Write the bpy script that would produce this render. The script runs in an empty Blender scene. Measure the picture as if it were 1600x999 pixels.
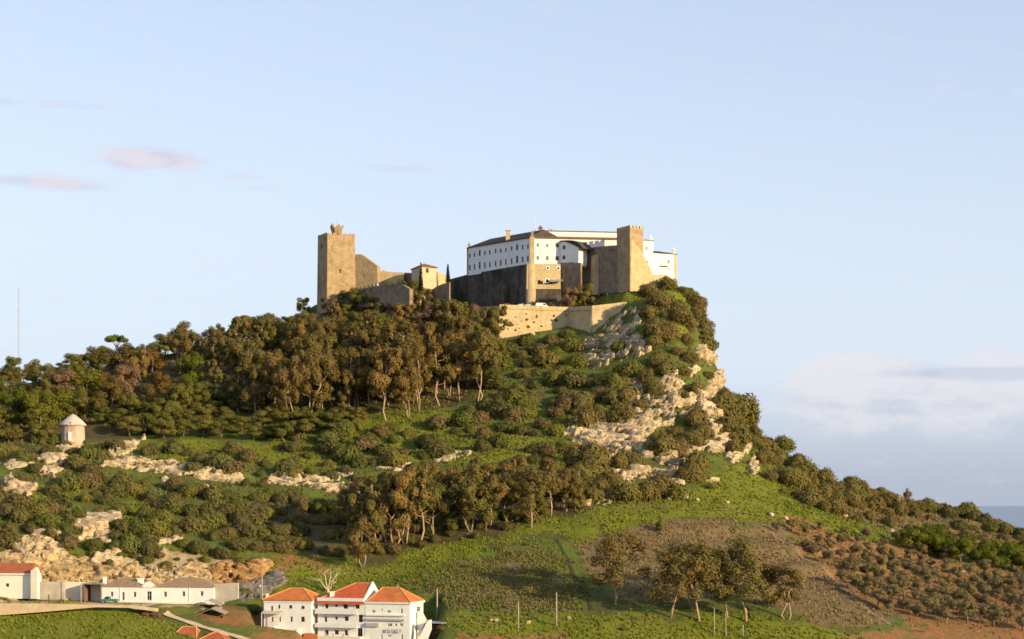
import bpy, math, random
import numpy as np
from mathutils import Vector
R = math.radians
scene = bpy.context.scene
col = scene.collection
random.seed(7)

# ------------------------------------------------------------------ camera
# Photograph frame: 1600 x 999, focal length 2800 px, horizon on row 790.
F, CX, HY = 2800.0, 800.0, 790.0
cam_d = bpy.data.cameras.new('camera')
cam = bpy.data.objects.new('camera', cam_d); col.objects.link(cam)
cam.location = (0, 0, 0); cam.rotation_euler = (R(90), 0, 0)
cam_d.sensor_width = 36; cam_d.lens = 36 * F / 1600
cam_d.shift_y = (HY - 499.5) / 1600
cam_d.clip_start = 1; cam_d.clip_end = 600000
scene.camera = cam

# ------------------------------------------------------------------ sky, sun, exposure
SUN_EL, SUN_AZ = 14.0, 54.0            # elevation, degrees to the right of straight behind the camera
sx, sy, sz = (math.cos(R(SUN_EL)) * math.sin(R(SUN_AZ)), -math.cos(R(SUN_EL)) * math.cos(R(SUN_AZ)), math.sin(R(SUN_EL)))
world = bpy.data.worlds.new('World'); scene.world = world; world.use_nodes = True
wn, wl = world.node_tree.nodes, world.node_tree.links
bg = wn['Background']
sky = wn.new('ShaderNodeTexSky'); sky.sky_type = 'NISHITA'; sky.sun_disc = False
sky.sun_elevation = R(SUN_EL); sky.sun_rotation = math.atan2(sx, sy)
sky.altitude = 150; sky.air_density = 1.0; sky.dust_density = 0.5; sky.ozone_density = 1.6
gam = wn.new('ShaderNodeGamma'); gam.inputs[1].default_value = 0.45       # flattens the sky's own gradient evenly all round
wl.new(sky.outputs[0], gam.inputs[0])
mul = wn.new('ShaderNodeMix'); mul.data_type = 'RGBA'; mul.blend_type = 'MULTIPLY'; mul.inputs[0].default_value = 1
wl.new(gam.outputs[0], mul.inputs[6]); mul.inputs[7].default_value = (2.1, 2.1, 2.32, 1)
def wmath(op, a, b=None, c=None, clamp=False):
    m = wn.new('ShaderNodeMath'); m.operation = op; m.use_clamp = clamp
    for s, v in zip(m.inputs, (a, b, c)):
        if v is None: continue
        if hasattr(v, 'is_linked'): wl.new(v, s)
        else: s.default_value = v
    return m.outputs[0]
def wmix(f, a, b):
    m = wn.new('ShaderNodeMix'); m.data_type = 'RGBA'; wl.new(f, m.inputs[0])
    for s, v in ((m.inputs[6], a), (m.inputs[7], b)):
        if hasattr(v, 'is_linked'): wl.new(v, s)
        else: s.default_value = (*v, 1)
    return m.outputs[2]
def wsm(x, a, b):
    m = wn.new('ShaderNodeMapRange'); m.interpolation_type = 'SMOOTHSTEP'; wl.new(x, m.inputs[0]); m.inputs[1].default_value = a; m.inputs[2].default_value = b; return m.outputs[0]
wtc = wn.new('ShaderNodeTexCoord'); wsep = wn.new('ShaderNodeSeparateXYZ'); wl.new(wtc.outputs['Generated'], wsep.inputs[0])
az = wmath('ARCTAN2', wsep.outputs[0], wsep.outputs[1]); el = wmath('ARCSINE', wsep.outputs[2])
wcom = wn.new('ShaderNodeCombineXYZ'); wl.new(az, wcom.inputs[0]); wl.new(wmath('MULTIPLY', el, 2.6), wcom.inputs[1])
def wnoise(scale, detail, seed):
    n_ = wn.new('ShaderNodeTexNoise'); n_.noise_dimensions = '4D'; n_.inputs['W'].default_value = seed; n_.inputs['Scale'].default_value = scale; n_.inputs['Detail'].default_value = detail; n_.inputs['Roughness'].default_value = .6
    wl.new(wcom.outputs[0], n_.inputs['Vector']); return n_.outputs['Fac']
n1, n2 = wnoise(55, 6, 1.3), wnoise(22, 5, 4.1)
def gauss(px, py, wx, wy):
    a0, e0 = math.atan((px - 800) / 2800), math.atan((790 - py) / 2800)
    x = wmath('DIVIDE', wmath('SUBTRACT', az, a0), wx / 2800); y = wmath('DIVIDE', wmath('SUBTRACT', el, e0), wy / 2800)
    return wmath('EXPONENT', wmath('MULTIPLY', wmath('ADD', wmath('MULTIPLY', x, x), wmath('MULTIPLY', y, y)), -1.0))
def gsum(L):
    s = None
    for px, py, wx, wy, k in L:
        g = wmath('MULTIPLY', gauss(px, py, wx, wy), k); s = g if s is None else wmath('ADD', s, g)
    return s
# low haze over the sea all round the horizon
c_ = wmix(wmath('MULTIPLY', wsm(el, .24, .05), .8), mul.outputs[2], (3.2, 3.68, 4.3))
c_ = wmix(wmath('MULTIPLY', wsm(el, .085, .0), .9), c_, (2.0, 2.25, 2.75))
# thin pink-grey wisps
wis = gsum([(232, 256, 62, 17, 1.0), (195, 268, 40, 12, .5), (285, 262, 40, 9, .6), (120, 183, 75, 8, .62), (5, 182, 22, 7, .6), (50, 300, 95, 11, .85), (130, 308, 50, 7, .5), (630, 265, 70, 7, .6), (375, 283, 50, 7, .45), (405, 300, 40, 5, .4), (245, 180, 30, 5, .35)])
out_v = wmath('MULTIPLY', wmath('MULTIPLY', wsm(wmath('ABSOLUTE', az), .36, .5), wsm(n2, .58, .72)), wmath('MULTIPLY', wsm(el, .05, .12), wsm(el, .3, .2)))
wf = wsm(wmath('ADD', wmath('ADD', wmath('MULTIPLY', wis, 1.25), out_v), wmath('MULTIPLY', wmath('SUBTRACT', n1, .5), 2.6)), .0, 1.35)
c_ = wmix(wmath('MULTIPLY', wf, .75), c_, wmix(wsm(n1, .38, .62), (2.75, 2.7, 3.2), (3.75, 3.4, 3.6)))
# cumulus bank low over the sea
n3 = wnoise(20, 7, 9.4)
bank = gsum([(1305, 600, 58, 46, 1.15), (1350, 600, 50, 40, .8), (1290, 645, 80, 50, .8), (1410, 600, 75, 46, 1.0), (1450, 650, 110, 54, .9), (1530, 630, 85, 48, .95), (1600, 640, 100, 60, 1.0), (1720, 635, 140, 70, 1.0)])
bf = wsm(wmath('ADD', bank, wmath('MULTIPLY', wmath('SUBTRACT', n3, .5), 2.8)), .2, 1.0)
bel = wsm(el, math.atan((790 - 712) / 2800), math.atan((790 - 655) / 2800))
lit = wsm(wmath('ADD', wmath('MULTIPLY', el, 6.0), wmath('ADD', wmath('MULTIPLY', n3, 1.6), wmath('MULTIPLY', n1, .6))), 1.08, 1.6)
c_ = wmix(wmath('MULTIPLY', wmath('MULTIPLY', bf, bel), .72), c_, wmix(lit, (2.55, 2.8, 3.4), (3.85, 3.75, 3.9)))
dk = wsm(wmath('ADD', gsum([(1500, 588, 160, 9, 1.0), (1590, 594, 90, 10, .8)]), wmath('MULTIPLY', wmath('SUBTRACT', n1, .5), 1.2)), .25, .9)
c_ = wmix(wmath('MULTIPLY', dk, .45), c_, (2.35, 2.65, 3.4))
wl.new(c_, bg.inputs[0]); bg.inputs[1].default_value = 0.15
sd = bpy.data.lights.new('sun', 'SUN'); so = bpy.data.objects.new('sun', sd); col.objects.link(so)
sd.energy = 5.0; sd.angle = R(0.5); sd.color = (1.0, 0.77, 0.42)
so.location = (200, -200, 200)
so.rotation_euler = Vector((-sx, -sy, -sz)).to_track_quat('-Z', 'Y').to_euler()
scene.view_settings.view_transform = 'Standard'; scene.view_settings.look = 'None'
scene.view_settings.exposure = 0.52; scene.view_settings.gamma = 1.0
scene.render.engine = 'CYCLES'
scene.cycles.use_denoising = True
scene.cycles.pixel_filter_type = 'BLACKMAN_HARRIS'; scene.cycles.filter_width = 1.6
scene.cycles.max_bounces = 5; scene.cycles.diffuse_bounces = 3; scene.cycles.transparent_max_bounces = 8
scene.cycles.sample_clamp_indirect = 5.0

# ------------------------------------------------------------------ helpers
def gx(px, Y): return (px - CX) * Y / F
def zp(py, Y): return (HY - py) * Y / F
def G(px, Y): return np.array((gx(px, Y), Y), float)
def to_px(x, y, z): return CX + F * x / y, HY - F * z / y

_tab = np.random.RandomState(3).rand(256, 256)
def vnoise(x, y, seed=0):
    x = np.asarray(x, float) + seed * 17.31; y = np.asarray(y, float) + seed * 9.77
    xi = np.floor(x).astype(int); yi = np.floor(y).astype(int)
    fx = x - xi; fy = y - yi
    fx = fx * fx * (3 - 2 * fx); fy = fy * fy * (3 - 2 * fy)
    t = lambda a, b: _tab[a % 256, b % 256]
    return (t(xi, yi) * (1 - fx) + t(xi + 1, yi) * fx) * (1 - fy) + (t(xi, yi + 1) * (1 - fx) + t(xi + 1, yi + 1) * fx) * fy
def fbm(x, y, seed=0, oct=4):
    s = 0; a = 0.5
    for k in range(oct):
        s = s + a * (vnoise(x, y, seed + k * 3) - 0.5); x = x * 2.03; y = y * 2.03; a *= 0.5
    return s
def inpoly(x, y, poly):
    x = np.asarray(x, float); y = np.asarray(y, float); r = np.zeros(x.shape, bool); n = len(poly)
    for i in range(n):
        x0, y0 = poly[i]; x1, y1 = poly[(i + 1) % n]
        if y0 == y1: continue
        c = ((y0 > y) != (y1 > y)) & (x < (x1 - x0) * (y - y0) / (y1 - y0) + x0)
        r ^= c
    return r
def pin(x, y, poly):
    r = False; n = len(poly)
    for i in range(n):
        x0, y0 = poly[i]; x1, y1 = poly[(i + 1) % n]
        if (y0 > y) != (y1 > y) and x < (x1 - x0) * (y - y0) / (y1 - y0) + x0: r = not r
    return r
def polydist(x, y, poly):
    x = np.asarray(x, float); y = np.asarray(y, float); d = np.full(x.shape, 1e9); n = len(poly)
    for i in range(n):
        x0, y0 = poly[i]; x1, y1 = poly[(i + 1) % n]
        ex, ey = x1 - x0, y1 - y0; L = ex * ex + ey * ey + 1e-9
        t = np.clip(((x - x0) * ex + (y - y0) * ey) / L, 0, 1)
        d = np.minimum(d, np.hypot(x - x0 - t * ex, y - y0 - t * ey))
    return np.where(inpoly(x, y, poly), d, -d)

class MB:
    def __init__(s): s.v = []; s.f = []
    def add(s, vs, fs):
        b = len(s.v); s.v += [tuple(float(c) for c in v) for v in vs]; s.f += [tuple(i + b for i in f) for f in fs]
    def loft(s, bot, top):                       # closed ring, counter-clockwise from above
        n = len(bot)
        s.add(list(bot) + list(top), [(i, (i + 1) % n, n + (i + 1) % n, n + i) for i in range(n)] + [tuple(range(n))[::-1], tuple(range(n, 2 * n))])
    def prism(s, pts, zb, zt):
        n = len(pts)
        zb = [zb] * n if np.isscalar(zb) else zb; zt = [zt] * n if np.isscalar(zt) else zt
        s.loft([(p[0], p[1], z) for p, z in zip(pts, zb)], [(p[0], p[1], z) for p, z in zip(pts, zt)])
    def box(s, x0, x1, y0, y1, z0, z1): s.prism([(x0, y0), (x1, y0), (x1, y1), (x0, y1)], z0, z1)
    def obox(s, A, B, u0, u1, w0, w1, z0, z1):   # box along A->B: u along, w outward
        A = np.array(A[:2], float); B = np.array(B[:2], float); d = (B - A) / np.linalg.norm(B - A); n = np.array((d[1], -d[0]))
        s.prism([A + d * u0 + n * w1, A + d * u1 + n * w1, A + d * u1 + n * w0, A + d * u0 + n * w0], z0, z1)
    def slab(s, A, B, prof, t, off=0.0):         # vertical polygon (u, z), counter-clockwise from outside, thickness t inwards
        A = np.array(A[:2], float); B = np.array(B[:2], float); d = (B - A) / np.linalg.norm(B - A); n = np.array((d[1], -d[0]))
        m = len(prof)
        fr = [(*(A + d * u + n * off), z) for u, z in prof]; bk = [(*(A + d * u + n * (off - t)), z) for u, z in prof]
        s.add(fr + bk, [tuple(range(m)), tuple(range(m, 2 * m))[::-1]] + [(i, m + i, m + (i + 1) % m, (i + 1) % m) for i in range(m)])
    def slabpx(s, a, b, prof, t, off=0.0):       # a, b = (px, Y) of the wall line; prof in photo pixels, clockwise on screen from bottom left is fine
        A = G(*a); B = G(*b); d = (B - A) / np.linalg.norm(B - A); out = []
        for px, py in prof:
            k = (px - CX) / F; det = d[0] - k * d[1]
            u = (k * A[1] - A[0]) / det; Y = A[1] + d[1] * u
            out.append((u, zp(py, Y)))
        ar = sum(out[i][0] * out[(i + 1) % len(out)][1] - out[(i + 1) % len(out)][0] * out[i][1] for i in range(len(out)))
        if ar < 0: out = out[::-1]
        s.slab(A, B, out, t, off)
    def facade(s, A, B, z0, z1, ops, depth=0.25):
        A = np.array(A[:2], float); B = np.array(B[:2], float); L = np.linalg.norm(B - A); d = (B - A) / L; n = np.array((d[1], -d[0]))
        us = sorted({0, L} | {o[0] for o in ops} | {o[1] for o in ops}); zs = sorted({z0, z1} | {o[2] for o in ops} | {o[3] for o in ops})
        P = lambda u, z, w=0: (*(A + d * u - n * w), z)
        for i in range(len(us) - 1):
            for j in range(len(zs) - 1):
                um, zm = (us[i] + us[i + 1]) / 2, (zs[j] + zs[j + 1]) / 2
                if any(o[0] < um < o[1] and o[2] < zm < o[3] for o in ops): continue
                s.add([P(us[i], zs[j]), P(us[i + 1], zs[j]), P(us[i + 1], zs[j + 1]), P(us[i], zs[j + 1])], [(0, 1, 2, 3)])
        for u0, u1, v0, v1 in [o[:4] for o in ops]:
            c = [(u0, v0), (u1, v0), (u1, v1), (u0, v1)]
            for k in range(4):
                a, b = c[k], c[(k + 1) % 4]
                s.add([P(*a), P(*a, depth), P(*b, depth), P(*b)], [(0, 1, 2, 3)])
    def tube(s, pts, rad, sides=6):
        pts = [np.array(p, float) for p in pts]; b = len(s.v); n = len(pts)
        for i, p in enumerate(pts):
            t = pts[min(i + 1, n - 1)] - pts[max(i - 1, 0)]; t = t / (np.linalg.norm(t) + 1e-9)
            a = np.cross(t, (0, 1, 0) if abs(t[1]) < .9 else (1, 0, 0)); a /= np.linalg.norm(a); c = np.cross(t, a)
            for k in range(sides):
                th = 2 * math.pi * k / sides
                s.v.append(tuple(p + rad[i] * (a * math.cos(th) + c * math.sin(th))))
        for i in range(n - 1):
            for k in range(sides):
                s.f.append((b + i * sides + k, b + i * sides + (k + 1) % sides, b + (i + 1) * sides + (k + 1) % sides, b + (i + 1) * sides + k))
        s.f.append(tuple(b + k for k in range(sides))[::-1]); s.f.append(tuple(b + (n - 1) * sides + k for k in range(sides)))
    def mesh(s, name, m, smooth=False, o=(0, 0, 0)):
        me = bpy.data.meshes.new(name)
        me.from_pydata([(v[0] - o[0], v[1] - o[1], v[2] - o[2]) for v in s.v], [], s.f)
        me.materials.append(m)
        if smooth: me.polygons.foreach_set('use_smooth', [True] * len(me.polygons))
        me.update(); return me
    def build(s, name, m, parent=None, smooth=False):
        o = np.zeros(3); p = parent
        while p is not None: o += np.array(p.location); p = p.parent
        ob = bpy.data.objects.new(name, s.mesh(name, m, smooth, o)); col.objects.link(ob); ob.parent = parent
        return ob
def tag(o, label=None, cat=None, group=None, kind=None):
    if label: o['label'] = label
    if cat: o['category'] = cat
    if group: o['group'] = group
    if kind: o['kind'] = kind
    return o
def thing(name, label, cat, loc=(0, 0, 0), group=None):
    o = bpy.data.objects.new(name, None); col.objects.link(o); o.location = [float(c) for c in loc]; o.empty_display_size = .5
    return tag(o, label, cat, group)
def copy_tree(o, parent=None):
    c = o.copy(); col.objects.link(c); c.parent = parent
    for ch in list(o.children): copy_tree(ch, c)
    return c
def grid_mesh(name, V, nx, ny, mat, keep=None):
    idx = np.arange(nx * ny).reshape(ny, nx)
    q = np.stack([idx[:-1, :-1], idx[:-1, 1:], idx[1:, 1:], idx[1:, :-1]], -1).reshape(-1, 4)
    if keep is not None: q = q[keep.reshape(-1)]
    return raw_mesh(name, V, q, mat, True)
def raw_mesh(name, V, q, mat, smooth=False):
    V = np.asarray(V, np.float32); q = np.asarray(q, np.int32); k = q.shape[1]
    me = bpy.data.meshes.new(name); me.vertices.add(len(V)); me.vertices.foreach_set('co', V.ravel())
    me.loops.add(q.size); me.loops.foreach_set('vertex_index', q.ravel())
    me.polygons.add(len(q)); me.polygons.foreach_set('loop_start', np.arange(0, q.size, k, dtype=np.int32))
    if smooth: me.polygons.foreach_set('use_smooth', np.ones(len(q), bool))
    me.materials.append(mat); me.update(calc_edges=True); return me
def link(name, me, parent=None, loc=None):
    o = bpy.data.objects.new(name, me); col.objects.link(o); o.parent = parent
    if loc is not None: o.location = [float(c) for c in loc]
    return o

# ------------------------------------------------------------------ materials
def nodes(name):
    m = bpy.data.materials.new(name); m.use_nodes = True; nt = m.node_tree
    return m, nt, nt.nodes, nt.links, nt.nodes['Principled BSDF']
def ramp(nt, fac, stops):
    r = nt.nodes.new('ShaderNodeValToRGB'); e = r.color_ramp.elements
    while len(e) < len(stops): e.new(.5)
    for k, (p, c) in enumerate(stops): e[k].position = p; e[k].color = (*c, 1)
    nt.links.new(fac, r.inputs[0]); return r.outputs[0]
def noise(nt, scale, detail=4, rough=.55, vec=None, dist=0.0):
    n = nt.nodes.new('ShaderNodeTexNoise'); n.inputs['Scale'].default_value = scale; n.inputs['Detail'].default_value = detail
    n.inputs['Roughness'].default_value = rough; n.inputs['Distortion'].default_value = dist
    if vec is not None: nt.links.new(vec, n.inputs['Vector'])
    return n.outputs['Fac']
def mixc(nt, fac, a, b, mode='MIX'):
    m = nt.nodes.new('ShaderNodeMix'); m.data_type = 'RGBA'; m.blend_type = mode
    for s, v in ((m.inputs[0], fac), (m.inputs[6], a), (m.inputs[7], b)):
        if hasattr(v, 'is_linked'): nt.links.new(v, s)
        elif isinstance(v, (int, float)): s.default_value = v
        else: s.default_value = (*v, 1)
    return m.outputs[2]
def math_n(nt, op, a, b=None, clamp=False):
    m = nt.nodes.new('ShaderNodeMath'); m.operation = op; m.use_clamp = clamp
    for s, v in ((m.inputs[0], a), (m.inputs[1], b)):
        if v is None: continue
        if hasattr(v, 'is_linked'): nt.links.new(v, s)
        else: s.default_value = v
    return m.outputs[0]
def geo_pos(nt):
    g = nt.nodes.new('ShaderNodeNewGeometry'); return g.outputs['Position']
def scaled(nt, vec, s):
    m = nt.nodes.new('ShaderNodeMapping'); m.inputs['Scale'].default_value = s; nt.links.new(vec, m.inputs[0]); return m.outputs[0]
def bump(nt, h, strength, dist, bsdf):
    b = nt.nodes.new('ShaderNodeBump'); b.inputs['Strength'].default_value = strength; b.inputs['Distance'].default_value = dist
    nt.links.new(h, b.inputs['Height']); nt.links.new(b.outputs[0], bsdf.inputs['Normal'])
def surface(name, stops, scale=.6, rough=.9, bs=.4, bd=.1, bscale=None, stain=None, streak=False, mottle=0.0):
    m, nt, n, l, b = nodes(name); p = geo_pos(nt)
    c = ramp(nt, noise(nt, scale, 6, .62, p), stops)
    if stain:
        f = noise(nt, scale * .35, 5, .6, scaled(nt, p, (1, 1, .35) if streak else (1, 1, 1)))
        f = ramp(nt, f, [(stain[1], (0, 0, 0)), (stain[1] + .16, (1, 1, 1))])
        c = mixc(nt, f, c, stain[0])
    if mottle:
        k = ramp(nt, noise(nt, scale * 4.5, 5, .7, p), [(.3, (1 - mottle,) * 3), (.5, (1 - mottle * .35,) * 3), (.7, (1.0,) * 3)]); c = mixc(nt, 1.0, c, k, 'MULTIPLY')
    l.new(c, b.inputs['Base Color']); b.inputs['Roughness'].default_value = rough
    b.inputs['Specular IOR Level'].default_value = .15
    bump(nt, noise(nt, bscale or scale * 4, 5, .65, p), bs, bd, b)
    return m
def plain(name, c, rough=.6, metal=0.0, spec=.3):
    m, nt, n, l, b = nodes(name); p = geo_pos(nt)
    l.new(mixc(nt, math_n(nt, 'MULTIPLY', noise(nt, 2.5, 3, .6, p), .35), c, tuple(x * .7 for x in c)), b.inputs['Base Color'])
    b.inputs['Roughness'].default_value = rough; b.inputs['Metallic'].default_value = metal; b.inputs['Specular IOR Level'].default_value = spec
    return m
M = {}
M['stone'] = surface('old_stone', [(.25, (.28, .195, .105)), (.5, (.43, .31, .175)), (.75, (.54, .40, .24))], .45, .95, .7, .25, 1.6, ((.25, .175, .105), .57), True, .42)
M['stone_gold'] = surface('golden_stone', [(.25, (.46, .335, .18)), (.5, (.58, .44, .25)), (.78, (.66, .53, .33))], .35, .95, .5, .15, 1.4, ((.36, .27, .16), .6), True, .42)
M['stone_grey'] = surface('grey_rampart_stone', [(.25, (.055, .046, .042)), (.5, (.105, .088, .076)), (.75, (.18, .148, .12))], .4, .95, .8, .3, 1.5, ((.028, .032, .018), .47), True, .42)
M['stone_brown'] = surface('shade_darkened_brown_stone', [(.25, (.17, .12, .085)), (.5, (.29, .215, .15)), (.75, (.40, .30, .21))], .45, .95, .7, .25, 1.6, ((.15, .115, .085), .55), True, .42)  # brown stone, darkened: the curtain walls' shade is put into its colour
M['white'] = surface('whitewash', [(.3, (.74, .72, .69)), (.7, (.83, .82, .80))], .5, .85, .15, .03, 3.0, ((.56, .51, .44), .6), True, .12)
M['cream'] = surface('cream_render', [(.3, (.70, .63, .50)), (.7, (.80, .74, .63))], .5, .85, .2, .03, 3.0, ((.55, .47, .36), .62), True)
M['beige'] = surface('beige_render', [(.3, (.46, .35, .23)), (.7, (.60, .48, .33))], .5, .85, .3, .05, 3.0, ((.38, .28, .18), .6), True)
M['concrete'] = surface('concrete', [(.3, (.40, .35, .28)), (.7, (.55, .49, .40))], .5, .9, .2, .04, 3.0, ((.30, .26, .21), .58), True)
M['roof_dark'] = surface('dark_tiles', [(.3, (.045, .038, .036)), (.7, (.10, .075, .062))], .7, .9, .5, .06, 4)
M['roof_brown'] = surface('brown_tiles', [(.3, (.15, .085, .05)), (.7, (.27, .16, .095))], .7, .9, .5, .06, 4)
M['roof_tan'] = surface('tan_tiles', [(.3, (.24, .155, .095)), (.7, (.36, .245, .155))], .7, .9, .5, .06, 4)
M['roof_rust'] = surface('rust_tiles', [(.3, (.30, .085, .035)), (.7, (.40, .13, .06))], .7, .9, .5, .06, 4)
M['roof_red'] = surface('red_tiles', [(.3, (.42, .075, .03)), (.7, (.56, .125, .05))], .8, .8, .5, .06, 4, ((.30, .10, .05), .62))
M['roof_orange'] = surface('orange_tiles', [(.3, (.44, .12, .035)), (.7, (.60, .20, .06))], .8, .8, .5, .06, 4, ((.36, .13, .06), .6))
M['brick'] = surface('brown_brick', [(.3, (.13, .075, .05)), (.7, (.22, .13, .085))], .8, .9, .5, .06, 3)
M['glass'] = plain('window_glass', (.018, .02, .024), .12, 0, .5)
M['dark'] = plain('dark_opening', (.02, .017, .015), .9)
M['frame_white'] = plain('white_frame', (.72, .70, .66), .5)
M['frame_brown'] = plain('brown_frame', (.16, .085, .05), .6)
M['wood'] = surface('pole_wood', [(.3, (.30, .25, .19)), (.7, (.46, .40, .32))], 2, .9, .3, .02, 8)
M['metal'] = plain('galvanised_metal', (.42, .43, .45), .5, .6)
M['road'] = surface('dirt_road', [(.3, (.42, .31, .20)), (.7, (.56, .43, .29))], .5, .95, .3, .05, 2)
M['asphalt'] = surface('pale_asphalt', [(.3, (.22, .20, .18)), (.7, (.30, .275, .245))], .5, .95, .2, .03, 3)
M['sheet'] = surface('rusty_sheet', [(.3, (.20, .17, .145)), (.7, (.36, .32, .28))], 1.2, .8, .3, .04, 5, ((.24, .11, .05), .55))
# ------------------------------------------------------------------ terrain
cols = {   # photo column: [(row, distance), ...] up the slope
 -300: [(1010, 380), (950, 412), (935, 424), (850, 434), (770, 475), (690, 520), (640, 565), (605, 620)],
 -120: [(1010, 382), (953, 412), (936, 424), (850, 434), (775, 473), (700, 515), (640, 562), (602, 620)],
 0:   [(1012, 384), (962, 400), (937, 412), (934, 425), (852, 433), (780, 470), (720, 500), (690, 520), (640, 562), (598, 625)],
 100: [(1012, 384), (962, 400), (938, 412), (935, 425), (866, 433), (790, 470), (725, 500), (697, 520), (640, 565), (588, 630)],
 200: [(1012, 384), (962, 400), (942, 412), (940, 427), (880, 434), (805, 468), (742, 500), (705, 522), (640, 570), (563, 640)],
 300: [(1014, 386), (968, 402), (943, 414), (940, 427), (888, 435), (812, 468), (748, 500), (705, 525), (635, 575), (545, 645)],
 400: [(1014, 388), (974, 402), (945, 418), (938, 430), (892, 438), (815, 470), (752, 503), (695, 535), (610, 588), (523, 648)],
 500: [(1030, 392), (990, 402), (935, 428), (880, 445), (815, 472), (752, 505), (690, 538), (590, 595), (500, 650)],
 600: [(1035, 392), (995, 402), (930, 428), (865, 450), (800, 478), (740, 512), (690, 540), (580, 600), (492, 640)],
 700: [(1035, 390), (985, 402), (900, 432), (860, 450), (790, 482), (730, 516), (680, 543), (570, 605), (500, 640)],
 780: [(1035, 390), (982, 402), (895, 434), (840, 455), (780, 488), (720, 520), (660, 550), (580, 592), (534, 614)],
 880: [(1035, 390), (982, 402), (895, 434), (825, 462), (770, 492), (710, 524), (640, 558), (560, 598), (518, 620)],
 950: [(1035, 390), (985, 400), (895, 434), (810, 470), (765, 494), (700, 526), (640, 556), (560, 592), (505, 612)],
 1000: [(1035, 390), (985, 400), (895, 434), (805, 474), (760, 498), (690, 530), (600, 568), (540, 590), (500, 602), (458, 622)],
 1050: [(1035, 390), (985, 400), (895, 436), (800, 478), (755, 502), (690, 533), (600, 568), (540, 585), (500, 600), (456, 630)],
 1090: [(1035, 390), (985, 400), (900, 436), (795, 482), (750, 506), (690, 535), (620, 562), (560, 582), (510, 606), (485, 640)],
 1115: [(620, 575), (585, 600), (560, 632)],
 1140: [(985, 402), (900, 438), (790, 488), (740, 515), (690, 540), (650, 570), (630, 605)],
 1200: [(1035, 390), (988, 402), (900, 440), (815, 482), (760, 520), (720, 548), (690, 600)],
 1300: [(1035, 392), (992, 404), (930, 430), (860, 465), (810, 505), (775, 540), (752, 592)],
 1400: [(1035, 396), (995, 408), (940, 434), (885, 468), (835, 512), (803, 548), (781, 590)],
 1500: [(1035, 400), (995, 412), (950, 436), (905, 468), (865, 508), (828, 545), (801, 585)],
 1600: [(1035, 404), (995, 416), (955, 438), (915, 470), (880, 510), (852, 545), (833, 582)],
 1750: [(1035, 408), (995, 424), (950, 450), (920, 490), (890, 560)],
 2000: [(1040, 410), (1000, 440), (960, 490), (930, 560)],
}
cp = []
for px, L in cols.items():
    for py, Y in L: cp.append((gx(px, Y), Y, zp(py, Y)))
    x, y, z = cp[-1]
    if px <= 460:
        for dy, dz in ((25, -1), (90, -14), (220, -60), (420, -120)): cp.append((x * (1 + dy / 900), y + dy, z + dz))
    elif px >= 1060:
        for dy, dz in ((30, -22), (90, -62), (250, -110), (500, -150)): cp.append((x + dy * .25, y + dy, z + dz))
for x, y, z in [(-70, 665, 76), (-45, 665, 76), (-20, 665, 76), (10, 665, 78), (40, 660, 78), (-70, 710, 70), (-20, 715, 72), (30, 700, 70), (60, 690, 45), (-70, 800, 20), (0, 800, 15), (60, 780, 5),
                (-20, 645, 72), (0, 636, 71), (22, 640, 73), (38, 632, 74),
                (-200, 330, -42), (-100, 330, -44), (0, 330, -46), (100, 330, -47), (200, 330, -50), (-200, 250, -52), (0, 250, -54), (200, 250, -58),
                (-100, 150, -40), (0, 150, -42), (100, 150, -44), (0, 40, -10), (-60, 40, -10), (60, 40, -10), (0, 0, -2.2), (0, -60, 2), (-80, -20, 0), (80, -20, 0),
                (260, 450, -48), (320, 560, -70), (-330, 420, -20), (-330, 560, 30), (-330, 700, 40)]:
    cp.append((x, y, z))
cp = np.array(cp)
C2 = 12.0 ** 2
def phi(ax, ay, bx, by): return np.sqrt((ax - bx) ** 2 + (ay - by) ** 2 + C2)
A_ = phi(cp[:, None, 0], cp[:, None, 1], cp[None, :, 0], cp[None, :, 1])
A_ = A_ - np.eye(len(cp)) * 0.8
nP = len(cp)
S_ = np.zeros((nP + 3, nP + 3)); S_[:nP, :nP] = A_; S_[:nP, nP] = 1; S_[:nP, nP + 1] = cp[:, 0]; S_[:nP, nP + 2] = cp[:, 1]; S_[nP:, :nP] = S_[:nP, nP:].T
wts = np.linalg.solve(S_, np.concatenate([cp[:, 2], [0, 0, 0]]))
def axis(a, b, step, lo, hi):
    mid = list(np.arange(a, b + 1e-6, step)); s = step; up = [mid[-1]]
    while up[-1] < hi: s *= 1.16; up.append(up[-1] + s)
    s = step; dn = [mid[0]]
    while dn[-1] > lo: s *= 1.16; dn.append(dn[-1] - s)
    return np.array(dn[1:][::-1] + mid + up[1:])
XS = axis(-215, 225, 1.3, -5000, 5000); YS = axis(375, 720, 1.3, -900, 7000)
GX, GY = np.meshgrid(XS, YS)
Z = np.zeros(GX.shape)
for r0 in range(0, GX.shape[0], 16):
    xs, ys = GX[r0:r0 + 16].ravel(), GY[r0:r0 + 16].ravel()
    Z[r0:r0 + 16] = (phi(xs[:, None], ys[:, None], cp[None, :, 0], cp[None, :, 1]) @ wts[:nP] + wts[nP] + wts[nP + 1] * xs + wts[nP + 2] * ys).reshape(-1, GX.shape[1])
def sstep(x, a, b): t = np.clip((x - a) / (b - a), 0, 1); return t * t * (3 - 2 * t)
dist = np.maximum(np.abs(GX) / 380, np.where(GY > 600, (GY - 600) / 380, (520 - GY) / 700))
far = -120 + 25 * fbm(GX / 400, GY / 400, 5) - 90 * sstep(np.hypot(GX, GY), 1200, 2200)
far = np.where(GY < 0, np.minimum(far, -30), far)
near_cam = sstep(np.hypot(GX, GY), 60, 260)
Z = Z * (1 - sstep(dist, .75, 1.5)) + far * sstep(dist, .75, 1.5)
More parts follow.
